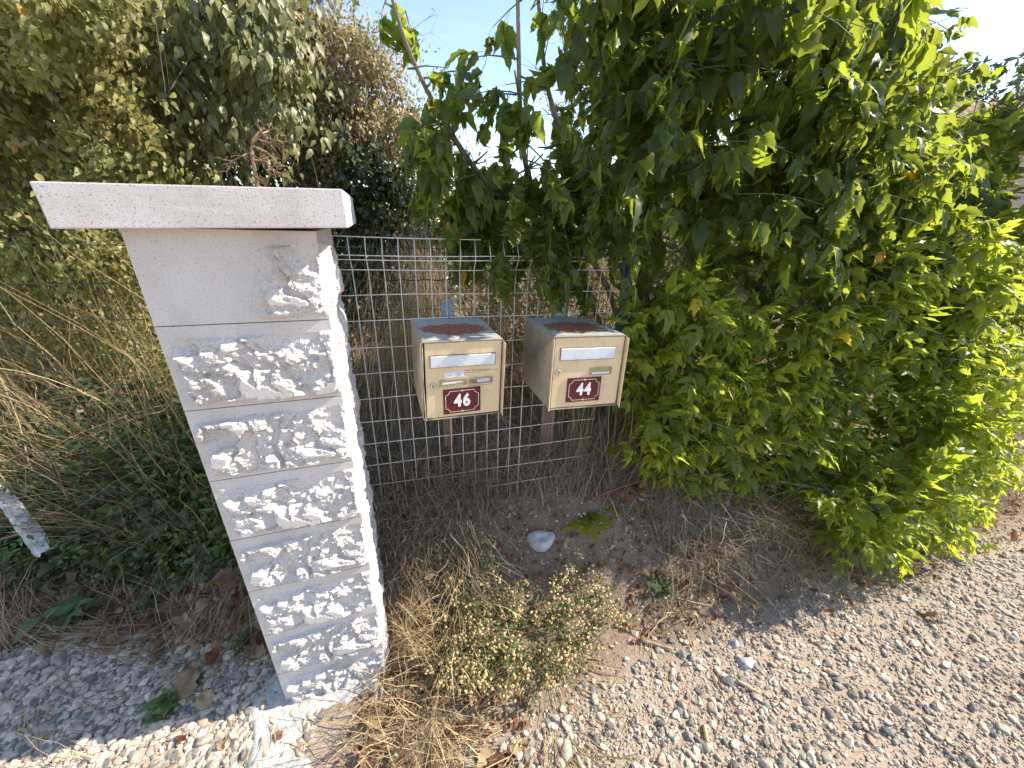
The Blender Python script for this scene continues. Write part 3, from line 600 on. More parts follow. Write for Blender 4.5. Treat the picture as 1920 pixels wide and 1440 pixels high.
b.build('horizontal_wires', M['green_wire'], gf, True)
def gpost(base, top, r, label):
    t = thing('fence_post', label, 'post', tuple(base), 0, 'green fence posts'); b = MB(); b.tube([[0, 0, -.05], [0, 0, .5*(top-base[2])], [0, 0, top-base[2]]], r, 14); b.build('tube', M['green_post'], t, True)
    b = MB(); b.tube([[0, 0, top-base[2]], [0, 0, top-base[2]+.012], [0, 0, top-base[2]+.02]], [r*1.12, r*1.12, r*.6], 14); b.build('post_cap', M['green_post'], t)
q = at(1184, 480, 1.66); gpost((q[0], q[1], 0), at(1208, 205, 1.66)[2], .021, 'tall dark green tubular fence post at the right end of the mesh')
q = at(1913, 520, 3.2); gpost((q[0], q[1], 0), 1.35, .02, 'short green fence post at the far right edge')

# ------------------------------------------------------------------ foliage
def leaf_t(Lg, W, rows, teeth=0., fold=.25, droop=.3, curl=0., tip=1.6, seed=0, base=.15):
    """one leaf blade along +y, rows of (left, mid, right)"""
    rg = np.random.default_rng(seed); V = []; ang = 0.; y = z = 0.; step = Lg/rows
    for k in range(rows+1):
        t = k/rows; w_ = W*.5*(math.sin(math.pi*min(1, (t*.94+.06))**(.72))**.85)*(1-t**tip*.5) if 0 < t < 1 else 0
        if teeth and 0 < t < 1: w_ *= 1+teeth*(1 if k % 2 else -1)*(1-.3*t)+rg.normal(0, teeth*.25)
        q = rg.normal(0, .03)*W
        zc = -abs(w_)*fold*-1+curl*math.sin(t*7+seed)*W*.15
        yl = y-(step*.55 if (teeth and k % 2 == 0) else 0)*.6
        V += [(-w_, yl, z+zc+q), (0, y, z), (w_*rg.uniform(.9, 1.08), yl, z+zc-q)]
        ang -= droop/rows; y += step*math.cos(ang); z += step*math.sin(ang)
    F = []
    for k in range(rows):
        a = k*3; F += [(a, a+1, a+4, a+3), (a+1, a+2, a+5, a+4)]
    return np.array(V, float), np.array(F)
def rotx(a): c, s = math.cos(a), math.sin(a); return np.array([[1, 0, 0], [0, c, s], [0, -s, c]])
def rotz_(a): c, s = math.cos(a), math.sin(a); return np.array([[c, s, 0], [-s, c, 0], [0, 0, 1]])
def roty(a): c, s = math.cos(a), math.sin(a); return np.array([[c, 0, -s], [0, 1, 0], [s, 0, c]])
def compound(nlat, seed, droop, size=1.):
    """pinnate leaf of 3 or 5 toothed leaflets, unit: metres, petiole along +y then drooping"""
    rg = np.random.default_rng(seed); VV, FF, n = [], [], 0
    pet = .045*size; ra = np.array([[0, 0, 0], [0, pet*.5, .004], [0, pet, .002-.010*droop], [0, pet+.04*size*(nlat > 1), -.02*droop]])
    if nlat == 1: ra = ra[:3]
    for i in range(len(ra)-1):
        a, b_ = ra[i], ra[i+1]; w_ = .0011; V = np.array([a+[-w_, 0, 0], a+[w_, 0, 0], b_+[w_, 0, 0], b_+[-w_, 0, 0]]); VV.append(V); FF.append(np.array([[0, 1, 2, 3]])+n); n += 4
    def put(p, yaw, pitch, L_, W_):
        nonlocal n
        V, F = leaf_t(L_, W_, 7, teeth=.13, fold=rg.uniform(.15, .6), droop=rg.uniform(.25, .9)*(.5+droop*.6), curl=rg.uniform(-.5, .8), seed=int(rg.integers(1e6)))
        V = V@roty(rg.normal(0, .35))@rotx(-pitch)@rotz_(-yaw)+p; VV.append(V); FF.append(F+n); n += len(V)
    L_ = rg.uniform(.075, .10)*size; put(ra[-1], rg.normal(0, .15), droop*rg.uniform(.5, 1.1), L_*1.1, L_*rg.uniform(.42, .54))
    for k in range(nlat):
        p = ra[-1-k]+[0, -.004, 0] if k == 0 else ra[2]
        for s in (-1, 1):
            l = L_*rg.uniform(.72, .98); put(p, s*rg.uniform(.75, 1.15), droop*rg.uniform(.5, 1.2), l, l*rg.uniform(.36, .47))
    return np.concatenate(VV), np.concatenate(FF)
CL_hang = [compound(1+(i % 2), 100+i, 1.15) for i in range(8)]
CL_flat = [compound(1+(i % 2), 200+i, .45) for i in range(8)]
CL_young = [compound(1+(i % 2), 300+i, .3, .8) for i in range(6)]
def shoots(P0, D, Ls, step, droop, size, rg, hang):
    """opposite, decussate compound leaves along gravity-bent shoots; returns leaf pos/dir/up/size and shoot polylines"""
    lp, ld, lu, ls, lines = [], [], [], [], []
    for p0, d, Lg, dr, sz, hg in zip(P0, D, Ls, droop, size, hang):
        n = max(int(Lg/step), 2); p = p0.copy(); d = d/np.linalg.norm(d); pts = [p.copy()]
        side = np.cross(d, [0, 0, 1]); side = side/(np.linalg.norm(side)+1e-6); ph = rg.uniform(0, 3)
        for k in range(n):
            d = d+R3([0, 0, -dr])+rg.normal(0, .05, 3); d /= np.linalg.norm(d); p = p+d*step; pts.append(p.copy())
            s2 = np.cross(d, side); s2 /= np.linalg.norm(s2)+1e-6; side = np.cross(s2, d); a = ph+k*math.pi/2+rg.normal(0, .25); v = side*math.cos(a)+s2*math.sin(a)
            t = (k+1)/n; q = sz*(1-.45*t**2)*rg.uniform(.8, 1.15)
            for s in (-1, 1):
                if rg.random() < .08: continue
                dd = v*s*.8+d*.45+R3([0, 0, .1-hg*rg.uniform(.4, 1.3)])+rg.normal(0, .14, 3); lp.append(p+rg.normal(0, .003, 3)); ld.append(dd); lu.append(R3([0, 0, 1])*.8+v*s*hg*1.1+rg.normal(0, .25, 3)); ls.append(q)
        dd = d+R3([0, 0, -hg*.5]); lp.append(p); ld.append(dd); lu.append(R3([0, 0, 1])+rg.normal(0, .3, 3)); ls.append(sz*.55); lines.append(np.array(pts))
    return np.array(lp), np.array(ld), np.array(lu), np.array(ls), lines
def keeps_sun(p, q0=1.22):
    """sunlight reaching the pillar and the front gravel must pass: drop what would shade them"""
    t = p[:, 2]/sdir[2]; xl = p[:, 0]-t*sdir[0]; q = p[:, 1]-math.tan(SUN_AZ)*p[:, 0]; yl = p[:, 1]-t*sdir[1]; return ~(((xl < .95) & (q < q0)) | ((xl < 1.9) & (yl < right_gravel(xl)-.04) & (np.mod(p[:, 0]*913.7+p[:, 2]*517.3, 1) < .8)))
def grow_stem(mb, pts, r0, r1, n=7, r=0.): 
    P = np.array(pts, float); t = np.linspace(0, 1, len(P)); tt = np.linspace(0, 1, len(P)*4); Q = np.stack([np.interp(tt, t, P[:, j]) for j in range(3)], -1)
    for _ in range(3): Q[1:-1] = (Q[:-2]+Q[1:-1]*2+Q[2:])/4
    mb.tube(Q, np.linspace(r0, r1, len(Q)), n, r); return Q
def link(mb, a, b_, r, sag=.05):
    m_ = (a+b_)/2+R3([0, 0, -sag*np.linalg.norm(b_-a)]); t = np.linspace(0, 1, 5)[:, None]; mb.tube((1-t)**2*a+2*t*(1-t)*m_+t**2*b_, np.linspace(r, r*.45, 5), 4, cap=False)

# --- box elder at the right
def nearest(Q, p):
    d = np.linalg.norm(Q-p, axis=1)+.6*np.maximum(Q[:, 2]-p[2], 0); i = int(np.argmin(d)); return Q[i]
def elder(name, label, base, stems, polys, leaf_mats, cat='tree'):
    t = thing(name, label, cat, tuple(base)); mb = MB(); allq = []
    for pts, r0, r1 in stems: allq.append(grow_stem(mb, np.array(pts)-base, r0, r1)+base)
    Q = np.concatenate(allq); tw = MB(); LP, LD, LU, LS, HG = [], [], [], [], []
    for (poly, n, y0, y1, Lr, dr, sz, hg, dirx, seed, mi) in polys:
        rg = np.random.default_rng(seed); px, py = sample_poly(poly, n, rg); Y = y0+(y1-y0)*rg.random(n)
        Y = Y+{16: .45, 17: .35, 14: .30, 19: 0}.get(seed, 0)*np.clip((px-1450)/450, -.2, 1)*np.clip((1060-py)/400, 0, 1)
        P = atv(px, py, Y+.16*(fbm(np.stack([px/130, py/130, px*0+seed], -1))-.5)); k = (P[:, 2] > .12); k &= keeps_sun(P); P = P[k]
        if not len(P): continue
        N = np.array([nearest(Q, p) for p in P]); D = unit(P-N)+R3(dirx)+rg.normal(0, .25, P.shape); Lg = rg.uniform(*Lr, len(P)); P0 = P-unit(D)*Lg[:, None]*.6
        a, b_, c, d_, lines = shoots(P0, D, Lg, .055, np.full(len(P), dr), np.full(len(P), sz), rg, np.full(len(P), hg))
        kk = keeps_sun(a) & (a[:, 2] > .05) & (np.linalg.norm(a-CAM, axis=1) > .75); LP.append(a[kk]); LD.append(b_[kk]); LU.append(c[kk]); LS.append(d_[kk]); HG.append(np.full(kk.sum(), mi*10+(1 if hg > .5 else 0)))
        for ln, nb in zip(lines, N):
            tw.tube(ln-base, np.linspace(.0024, .001, len(ln)), 4, cap=False)
            if np.linalg.norm(nb-ln[0]) < .32: link(tw, nb-base, ln[0]-base, .0032)
    LP, LD, LU, LS, HG = map(np.concatenate, (LP, LD, LU, LS, HG)); mb.build('trunk', M['bark'], t, True); tw.build('twigs', M['gstem'], t, True)
    VV, FF, RR, MI, off = [], [], [], [], 0
    for h in np.unique(HG):
        k = HG == h; tm = CL_hang if h % 10 else CL_flat
        if h >= 10: tm = CL_young
        rn = np.clip(.55*rng.random(k.sum())+.5*fbm(LP[k]*3.1, 2)-.05, 0, .96); rn[rng.random(k.sum()) < .006] = 1
        V, F, r = scatter(tm, LP[k]-base, frames(LD[k], LU[k]), LS[k], rn); VV.append(V); FF.append(F+off); RR.append(r); MI.append(np.full(len(F), int(h >= 10))); off += len(V)
    mk('crown', np.concatenate(VV), np.concatenate(FF), None, t, True, np.concatenate(RR), mats=leaf_mats, mi=np.concatenate(MI)); return t
eb = R3([1.22, 2.05, 0]); eb2 = R3([.95, 1.95, 0])
A_ = lambda l: [at(*q) for q in l]
stems_main = [([eb, at(1200, 560, 1.9), at(1212, 400, 1.82), at(1222, 330, 1.75), at(1262, 170, 1.6), at(1294, 30, 1.5), at(1310, -200, 1.45)], .026, .008),
    ([eb, at(1290, 520, 2.0), at(1305, 330, 1.95), at(1335, 140, 1.9), at(1350, -150, 1.85)], .022, .008),
    ([eb, at(1420, 640, 1.95), at(1560, 330, 1.9), at(1650, 130, 1.8), at(1700, 0, 1.75), at(1780, -250, 1.7)], .022, .007),
    ([eb, at(1480, 700, 1.9), at(1640, 500, 2.0), at(1780, 330, 2.1), at(1920, 200, 2.1), at(2150, -50, 2.1)], .018, .006),
    ([eb, at(1400, 820, 1.85), at(1600, 690, 2.0), at(1800, 560, 2.1), at(1980, 500, 2.2)], .016, .005),
    ([eb, at(1400, 900, 1.8), at(1560, 860, 1.75), at(1700, 830, 1.75), at(1860, 790, 1.8)], .014, .004),
    ([eb, at(1350, 880, 1.8), at(1450, 900, 1.55), at(1560, 920, 1.5), at(1660, 960, 1.45)], .012, .004),
    ([eb, at(1440, 500, 2.2), at(1480, 200, 2.3), at(1500, -200, 2.3)], .024, .008)]
mainp = [(1110, -20), (1085, 90), (1110, 200), (1110, 300), (1150, 420), (1200, 520), (1185, 620), (1165, 700), (1180, 800), (1235, 850), (1290, 920), (1330, 985), (1500, 980), (1640, 1040), (1760, 1015), (1830, 985), (1815, 930), (1850, 880), (1900, 840), (1880, 740), (1860, 640), (1830, 560), (1850, 480), (1830, 440), (1800, 380), (1800, 300), (1830, 240), (1850, 180), (1770, 90), (1745, -20)]
up_p = [(1120, -260), (1110, 0), (1180, 330), (1500, 420), (1740, 300), (1740, 0), (1720, -260)]
low_l = [(1190, 560), (1180, 820), (1290, 930), (1340, 1000), (1500, 960), (1560, 760), (1450, 600), (1300, 520)]
low_r = [(1480, 640), (1500, 930), (1640, 1045), (1800, 1010), (1840, 900), (1910, 850), (1910, 700), (1880, 560), (1860, 430), (1700, 420), (1560, 520)]
mid_r = [(1480, 170), (1500, 480), (1780, 520), (1830, 420), (1790, 300), (1720, 180), (1600, 150)]
right_arm = [(1800, 300), (1880, 160), (1960, 120), (2150, 0), (2300, 200), (2100, 420), (1960, 420), (1900, 330), (1870, 290)]
elder('box_elder', 'big multi-stemmed box elder with toothed green leaves filling the right half', eb, stems_main, [
    (mainp, 165, 1.7, 2.3, (.3, .5), .05, 1.2, .55, (0, 0, .2), 11, 0),
    (up_p, 125, 1.30, 1.9, (.28, .45), .10, 1.25, .8, (0, -.3, .1), 12, 0),
    (up_p, 80, 1.9, 2.6, (.3, .5), .08, 1.2, .8, (0, 0, .3), 13, 0),
    (mid_r, 70, 1.3, 1.7, (.22, .40), .08, 1.1, .6, (.3, -.3, 0), 14, 0),
    (low_l, 230, 1.30, 1.75, (.20, .34), .02, 1.2, .25, (-.1, -.5, .35), 15, 1),
    (low_r, 290, 1.15, 1.6, (.22, .40), .03, 1.3, .35, (.4, -.4, .15), 16, 1),
    ([(1700, 300), (1640, 560), (1700, 700), (1800, 700), (1900, 650), (1960, 420), (1900, 330)], 75, 2.0, 2.5, (.25, .40), .03, 1.2, .4, (.3, -.3, .15), 19, 0),
    ([(1270, 860), (1330, 1000), (1440, 990), (1440, 860)], 26, 1.18, 1.34, (.12, .22), .02, .95, .25, (-.2, -.5, .1), 29, 1),
    (low_r, 95, 1.6, 2.1, (.25, .40), .03, 1.1, .4, (.4, -.2, .15), 17, 0),
    (right_arm, 55, 1.95, 2.5, (.25, .40), .06, 1.15, .6, (.5, 0, .1), 18, 0)], [M['elder'], M['elder_y']])
# --- slimmer one hanging over the mesh panel
stems_s = [([eb2, at(1195, 620, 1.9), at(1150, 430, 1.7), at(1134, 398, 1.6), at(1085, 300, 1.5), at(1048, 237, 1.45), at(1020, 150, 1.4), at(1005, -60, 1.4)], .016, .005),
    ([eb2, at(1150, 520, 1.8), at(1040, 420, 1.6), at(985, 330, 1.42), at(974, 200, 1.35), at(972, 60, 1.3), at(968, -120, 1.25)], .014, .004),
    ([eb2, at(1120, 560, 1.8), at(1000, 440, 1.6), at(890, 320, 1.42), at(840, 240, 1.36), at(800, 170, 1.32), at(760, 80, 1.28), at(735, 0, 1.25), at(715, -90, 1.22)], .013, .003)]
elder('box_elder', 'slim box elder sapling whose limp leaves hang over the white mesh panel', eb2, stems_s, [
    ([(820, 300), (800, 400), (870, 470), (960, 480), (1010, 490), (1080, 510), (1130, 450), (1180, 510), (1200, 400), (1160, 300), (1080, 230), (960, 260), (880, 270)], 90, 1.27, 1.6, (.16, .30), .22, 1.0, 1.15, (0, -.2, -.1), 21, 0),
    ([(860, 40), (850, 110), (900, 180), (960, 300), (1040, 300), (1060, 200), (1040, 80), (1060, 0), (1000, -60), (880, -50)], 15, 1.25, 1.42, (.12, .2), .18, 1.0, 1.1, (0, 0, 0), 22, 0),
    ([(650, 0), (660, 30), (760, 70), (800, 130), (720, 200), (800, 280), (900, 280), (830, 130), (790, 40), (820, -20), (700, -60)], 11, 1.22, 1.38, (.09, .15), .2, .9, 1.1, (0, 0, 0), 23, 0),
    ([(760, 230), (780, 330), (850, 380), (930, 330), (900, 240), (820, 200)], 14, 1.25, 1.42, (.12, .2), .2, .95, 1.1, (0, 0, 0), 25, 0),
    ([(1180, 560), (1170, 700), (1200, 800), (1260, 780), (1260, 560)], 40, 1.5, 1.8, (.16, .26), .03, .75, .3, (-.1, -.4, .2), 24, 1)], [M['elder'], M['elder_y']])

# --- leafy shrubs
def oval(Lg, W, seed, droop=.5, fold=.25, rows=4): return leaf_t(Lg, W, rows, 0, fold, droop, .6, 2.2, seed)
OV = [oval(1, .42+.06*(i % 3), 400+i, .3+.25*(i % 4), .1+.1*(i % 3)) for i in range(6)]
IVY = [leaf_t(1, .95, 4, .22, .12+.05*i, .35, .5, 1.3, 500+i) for i in range(5)]
def shrub(name, label, polys, mat, branches, cat='shrub', tm=OV, hangdir=(0, 0, -.5), seed=0, base=None, drange=(0, .9), bmat='twig', gmat=None):
    rg = np.random.default_rng(seed); P_ = []; S_ = []
    for (poly, n, y0, depth, sz, lump) in polys:
        px, py = sample_poly(poly, n, rg); e = fbm(np.stack([px/62, py/62, px*0+seed], -1), 4, .6); jj = rg.normal(0, 1, (2, n))*rg.choice([6, 38], n); px = px+jj[0]; py = py+jj[1]
        Y = y0+lump*(.5-e)*2+depth*rg.random(n)**1.6; P = atv(px, py, Y)
        g = fbm(P*5.5+seed, 2); k = (g > .335+rg.normal(0, .035, n)) & (P[:, 2] > .02); P_.append(P[k]); S_.append(np.full(k.sum(), sz)*rg.uniform(.6, 1.2, k.sum()))
    P = np.concatenate(P_); Sz = np.concatenate(S_); n = len(P); base = R3(base if base is not None else [P[:, 0].mean(), P[:, 1].mean(), 0])
    t = thing(name, label, cat, tuple(base))
    cd_ = fbm(P*4+3, 2)*6.28*2; d = np.stack([np.cos(cd_), np.sin(cd_)-.4, rg.normal(0, .3, n)], -1)*.6+rg.normal(0, .45, (n, 3))+R3(hangdir); u = rg.normal(0, .42, (n, 3))+R3([.72, -.40, .50])
    rn = np.clip(drange[0]+(drange[1]-drange[0])*(.6*rg.random(n)+.5*fbm(P*2.3+9, 2)-.05), 0, 1); rn[rg.random(n) < .008] = 1
    V, F, r = scatter(tm, P-base, frames(d, u), Sz, rn, rg.integers(0, len(tm), n)); mk('foliage', V, F, mat, t, True, r)
    b = MB(); idx = rg.choice(n, branches, replace=False); root = R3([0, 0, 0])
    for i in idx:
        q = P[i]-base; m_ = q*R3([.45, .6, .55])+rg.normal(0, .08, 3)+R3([0, .15, .1]); s_ = q*R3([.25, .8, 0])+R3([0, .2, 0]); tt = np.linspace(0, 1, 9)[:, None]
        b.tube((1-tt)**2*s_+2*tt*(1-tt)*m_+tt**2*q+rg.normal(0, .008, (9, 3)), np.linspace(.008, .0014, 9), 4, cap=False)
        for _ in range(2):
            e_ = q+rg.normal(0, .12, 3); b.tube([q*.8+m_*.2, (q+e_)/2+rg.normal(0, .01, 3), e_], [.003, .002, .0009], 4, cap=False)
    b.build('branches', M[bmat], t, True); return t
far = [(-120, -120), (-120, 560), (300, 520), (650, 420), (690, 300), (640, 120), (560, 20), (520, -120)]
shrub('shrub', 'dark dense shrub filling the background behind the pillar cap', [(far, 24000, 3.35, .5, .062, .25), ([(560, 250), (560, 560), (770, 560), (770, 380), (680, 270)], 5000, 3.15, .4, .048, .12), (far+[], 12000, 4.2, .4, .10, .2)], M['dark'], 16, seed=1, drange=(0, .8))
shrub('shrub', 'yellow-green sunlit shrub with small oval leaves at the left edge', [
    ([(-250, -60), (-250, 600), (60, 540), (230, 470), (330, 360), (300, 250), (240, 160), (240, 60), (250, -60)], 26000, 2.15, .55, .050, .30),
    ([(-200, 420), (-200, 860), (120, 800), (360, 760), (330, 640), (300, 470), (100, 400)], 17000, 1.95, .5, .042, .2)], M['olive'], 24, seed=2, base=(-2.2, 2.4, 0), hangdir=(.1, -.1, -.75))
shrub('shrub', 'grey-green shrub with larger drooping leaves above the pillar cap', [
    ([(260, -50), (250, 60), (300, 160), (400, 290), (480, 300), (560, 250), (580, 130), (540, 40), (500, -50)], 3600, 2.45, .35, .078, .22),
    ([(230, 120), (260, 340), (440, 345), (420, 250), (300, 130)], 2600, 2.7, .3, .055, .2)], M['droop'], 12, seed=3, base=(-1.3, 2.6, 0), hangdir=(.25, -.1, -1.5))
shrub('hedge', 'tall beige-leaved hedge sunlit between the cap and the box elder', [
    ([(560, 0), (600, 20), (690, 75), (735, 150), (790, 230), (830, 300), (880, 400), (960, 420), (1180, 420), (1180, 640), (640, 640), (640, 420), (560, 330), (500, 150), (520, -40)], 48000, 3.25, .55, .046, .30),
    ([(640, 40), (700, 60), (760, 150), (800, 240), (700, 240)], 2500, 3.3, .3, .034, .2)], M['beige'], 24, seed=4, base=(-.6, 3.7, 0), hangdir=(.2, -.2, -.7), drange=(.02, 1.02))
shrub('ivy', 'dark glossy ivy clump beneath the beige hedge behind the mesh', [([(630, 290), (760, 300), (830, 420), (860, 560), (800, 620), (640, 600)], 3600, 3.0, .3, .055, .1)], M['dark'], 8, cat='ivy', tm=IVY, seed=5, drange=(.2, 1))
# thin bare sprays against the sky
b = MB(); rg = np.random.default_rng(9)
def spray(b, p, d, Lg, r, depth, rg, spread=.55, kids=4, up=.05):
    pts = [p]; 
    for k in range(5): d = unit(d+rg.normal(0, .14, 3)+R3([0, 0, up])); p = p+d*Lg/5; pts.append(p)
    b.tube(pts, np.linspace(r, r*.45, 6), 4, cap=False)
    if depth:
        for _ in range(kids): i = rg.integers(1, 6); spray(b, pts[i], unit(d+rg.normal(0, spread, 3)), Lg*rg.uniform(.4, .65), r*.5, depth-1, rg, spread, kids, up)
q = at(660, 110, 3.5)
for _ in range(7): spray(b, q-R3([.05, 0, .45]), unit(R3([rg.normal(.05, .4), 0, 1])), .75, .006, 3, rg)
t_ = thing('bare_bush', 'thin leafless twigs rising above the beige hedge against the sky', 'bush', tuple(at(700, 200, 3.5)*R3([1, 1, 0]))); o = b.build('twigs', M['twig'], None, True); o.parent = t_; o.location = -t_.location
# seeding bush behind the sapling
b = MB(); lp = []
for px, py, h in ((1075, 180, .42), (1110, 210, .3), (1050, 220, .3), (1140, 60, .4)):
    q = at(px, py, 3.0)-R3([0, 0, .2]); r_ = at(1085, 380, 3.0); b.tube([r_, (r_+q)/2+R3([.03, 0, 0]), q], [.008, .006, .005], 5)
    for _ in range(3): spray(b, q, unit(R3([rg.normal(.1, .25), 0, 1])), h, .005, 2, rg, .5, 5)
V_ = np.concatenate(b.V); k = rng.choice(len(V_), 900); P = V_[k]+rng.normal(0, .01, (900, 3)); bs = at(1075, 420, 3.0)*R3([1, 1, 0])
t_ = thing('shrub', 'thin seeding shrub with tiny brown tufts behind the sapling', 'shrub', tuple(bs)); o = b.build('twigs', M['twig'], t_, True); o.location = -R3(bs)
V, F, r = scatter(OV, P-bs, frames(rng.normal(0, 1, (900, 3)), rng.normal(0, 1, (900, 3))), rng.uniform(.012, .024, 900), rng.random(900)); mk('foliage', V, F, M['beige'], t_, True, r)
# dead branch above the cap
b = MB(); rg = np.random.default_rng(5); q0 = at(478, 352, 1.75)
pts = A_([(485, 360, 1.75), (478, 320, 1.75), (472, 290, 1.75), (475, 262, 1.76), (486, 246, 1.77)]); b.tube(pts, [.006, .007, .007, .0055, .003], 6)
for a_, l_ in (((472, 285), [(455, 292), (435, 302), (420, 300)]), ((474, 270), [(492, 250), (505, 245), (515, 240)]), ((476, 275), [(500, 285), (515, 300), (528, 312)]), ((478, 300), [(500, 305), (520, 325)]), ((480, 330), [(500, 345), (505, 362)]), ((474, 290), [(488, 300), (500, 320), (512, 318)]), ((485, 262), [(505, 268), (520, 262), (532, 270)])):
    P = [at(*a_, 1.75)]+[at(x, y, 1.75+rg.normal(0, .03)) for x, y in l_]; b.tube(P, np.linspace(.004, .0015, len(P)), 5)
    for _ in range(9): i = rg.integers(1, len(P)); spray(b, P[i], unit(rg.normal(0, 1, 3)), rg.uniform(.02, .06), .0014, 1, rg, .6, 3, 0)
o = b.build('dead_branch', M['deadtwig']); tag(o, 'pale leafless dead branch sticking up just behind the pillar cap', 'branch')

# ------------------------------------------------------------------ grasses
WS = gpt(1014, 1014)
def blades(n, pos, h, lean, curl, wd, K=6, seed=0, flat=False, winddir=None):
    rg = np.random.default_rng(seed); a = rg.uniform(0, 2*math.pi, n); dh = np.stack([np.cos(a), np.sin(a), np.zeros(n)], -1)
    if winddir is not None: dh = unit(dh+R3(winddir))
    hh = h[:, None] if isinstance(h, np.ndarray) else h*np.ones((n, 1)); le = lean*rg.uniform(.2, 1.6, n)[:, None]; cu = curl*rg.uniform(-.2, 1.6, n)[:, None]; P = np.zeros((n, K, 3)); p = pos.copy(); ang = le.copy()
    wob = rg.normal(0, .13, (n, K, 3)); wob[:, :, 2] *= .3
    for k in range(K):
        P[:, k] = p; d = dh*np.sin(ang)+R3([0, 0, 1])*np.cos(ang)+wob[:, k]; p = p+d*hh/(K-1); ang = ang+cu/(K-1)
    inz = ((np.hypot((P[:, :, 0]-WS[0]-.16)/.42, (P[:, :, 1]-WS[1]+.05)/.20) < 1).any(1)) & (rg.random(n) < .955) | (np.hypot((P[:, :, 0]-WS[0])/.09, (P[:, :, 1]-WS[1]+.07)/.12) < 1).any(1)
    P = P[~inz]; dh = dh[~inz]; n = len(P)
    P[:, :, 2] = np.maximum(P[:, :, 2], hz(P[:, :, 0], P[:, :, 1])+.004+.02*rg.random((n, 1))*0+.003)
    side = np.cross(dh, [0, 0, 1])+rg.normal(0, .5, (n, 3)); V, F = ribbons(P, np.full(n, wd)*rg.uniform(.6, 1.5, n), side); r = np.repeat(np.clip(rg.beta(2, 2, n), 0, 1), K*2); return V, F, r
def grass(name, sets, mat, label):
    VV, FF, RR, off = [], [], [], 0
    for V, F, r in sets: VV.append(V); FF.append(F+off); RR.append(r); off += len(V)
    tag(mk(name, np.concatenate(VV), np.concatenate(FF), mat, rnd=np.concatenate(RR)), label, 'grass', kind='stuff')
def area(n, x0, x1, y0, y1, seed, f=None):
    rg = np.random.default_rng(seed); x = rg.uniform(x0, x1, n); y = rg.uniform(y0, y1, n)
    if f is not None: k = f(x, y, rg.random(n)); x, y = x[k], y[k]
    return np.stack([x, y, hz(x, y)], -1)
def gset(P, h0, h1, lean, curl, wd, seed, K=6, wind=None):
    rg = np.random.default_rng(seed+99); return blades(len(P), P, rg.uniform(h0, h1, len(P)), lean, curl, wd, K, seed, winddir=wind)
clump = lambda s, th: (lambda x, y, r: fbm(np.stack([x*s, y*s, x*0+2.2], -1), 2)+.25*(r-.5) > th)
# left: tall gold dry grass behind and around the green fence
grass('dry_grass', [gset(area(900, -3.6, -1.1, 1.5, 2.2, 1, clump(3, .40)), .8, 1.55, .22, .7, .0034, 1, 8, (.3, -.2, 0)), gset(area(1300, -3.4, -1.05, 1.45, 2.2, 2), .35, .85, .6, 1.3, .0028, 2, 7),
    gset(area(750, -3.4, -1.0, 1.3, 1.8, 3), .35, .9, .9, .8, .0026, 3, 7)], M['straw'], 'tall tangled golden dry grass left of the pillar')
# behind the mesh panel
grass('dry_grass', [gset(area(2300, -1.1, .9, 1.65, 2.6, 4), .6, 1.2, .22, .7, .0030, 4, 8), gset(area(5200, -1.2, 1.1, 1.55, 2.6, 5), .3, .75, .5, 1.3, .0028, 5, 7), gset(area(900, -1.0, 1.1, 2.0, 2.7, 15), .5, .95, .4, 1.0, .0034, 15, 7)], M['straw'], 'tall dry grass standing behind the white mesh panel')
def th_f(x, y, r): return (y > 1.17+.22*np.clip(x+.2, 0, .6)+.1*(r-.5)) & ((x < .42) | (r < .35)) & ~((np.hypot((x-WS[0]-.15)/.44, (y-WS[1]+.06)/.21) < 1) & (r < .96)) & ~((np.hypot((x-WS[0])/.16, (y-WS[1]+.12)/.19) < 1))
grass('matted_grass', [gset(area(19000, -.72, 1.3, 1.12, 2.1, 6, th_f), .12, .38, 1.25, .9, .0024, 6, 7), gset(area(9000, -.72, 1.0, 1.25, 1.9, 7, th_f), .2, .42, .7, 1.6, .0024, 7, 7), gset(area(12000, -.62, .55, 1.2, 1.62, 57, lambda x, y, r: (y > 1.22+.27*(x+.5)) & (y < 1.50+.29*(x+.35))), .22, .50, .35, 1.3, .0024, 57, 7), gset(area(4200, -.65, .3, 1.05, 1.6, 58, th_f), .12, .34, 1.5, .25, .0024, 58, 6, (.9, .3, 0)), gset(area(2500, -.65, 1.2, 1.05, 1.8, 59, th_f), .12, .34, 1.5, .25, .0024, 59, 6, (-.9, .5, 0))], M['straw_b'], 'dull matted dead grass in the shade below the mailboxes')
grass('dry_grass', [gset(area(850, -.46, .0, .50, .98, 8, lambda x, y, r: (x+.46)*1.2 < r*.55), .10, .30, .7, 1.6, .0030, 8, 7, (.1, -.7, 0)), gset(area(1000, -.45, -.12, .85, 1.4, 9), .12, .34, .5, 1.4, .0028, 9, 7), gset(area(700, -.4, .35, .45, .95, 10), .06, .2, 1.3, .6, .0028, 10, 6)], M['straw'], 'golden dry grass along the right foot of the pillar')
def rf(x, y, r): return (y-right_gravel(x) > .0+.22*(r-.5)) & (y < 2.1+.25*x)
grass('dry_grass', [gset(area(5200, .7, 3.6, 1.1, 2.9, 11, rf), .07, .22, 1.15, 1.1, .0026, 11, 6), gset(area(1500, 1.3, 2.2, 1.2, 1.6, 12, rf), .08, .2, .8, 1.5, .0024, 12, 6), gset(area(9000, 2.6, 8., 1.9, 6.5, 13, lambda x, y, r: y > right_gravel(x)), .1, .3, 1.0, .9, .0055, 13, 5)], M['straw'], 'short dry straw along the drive edge under the box elder')
tg = area(650, -3.3, -1.0, 1.3, 2.0, 71); tg[:, 2] += .04+.75*rng.random(len(tg))
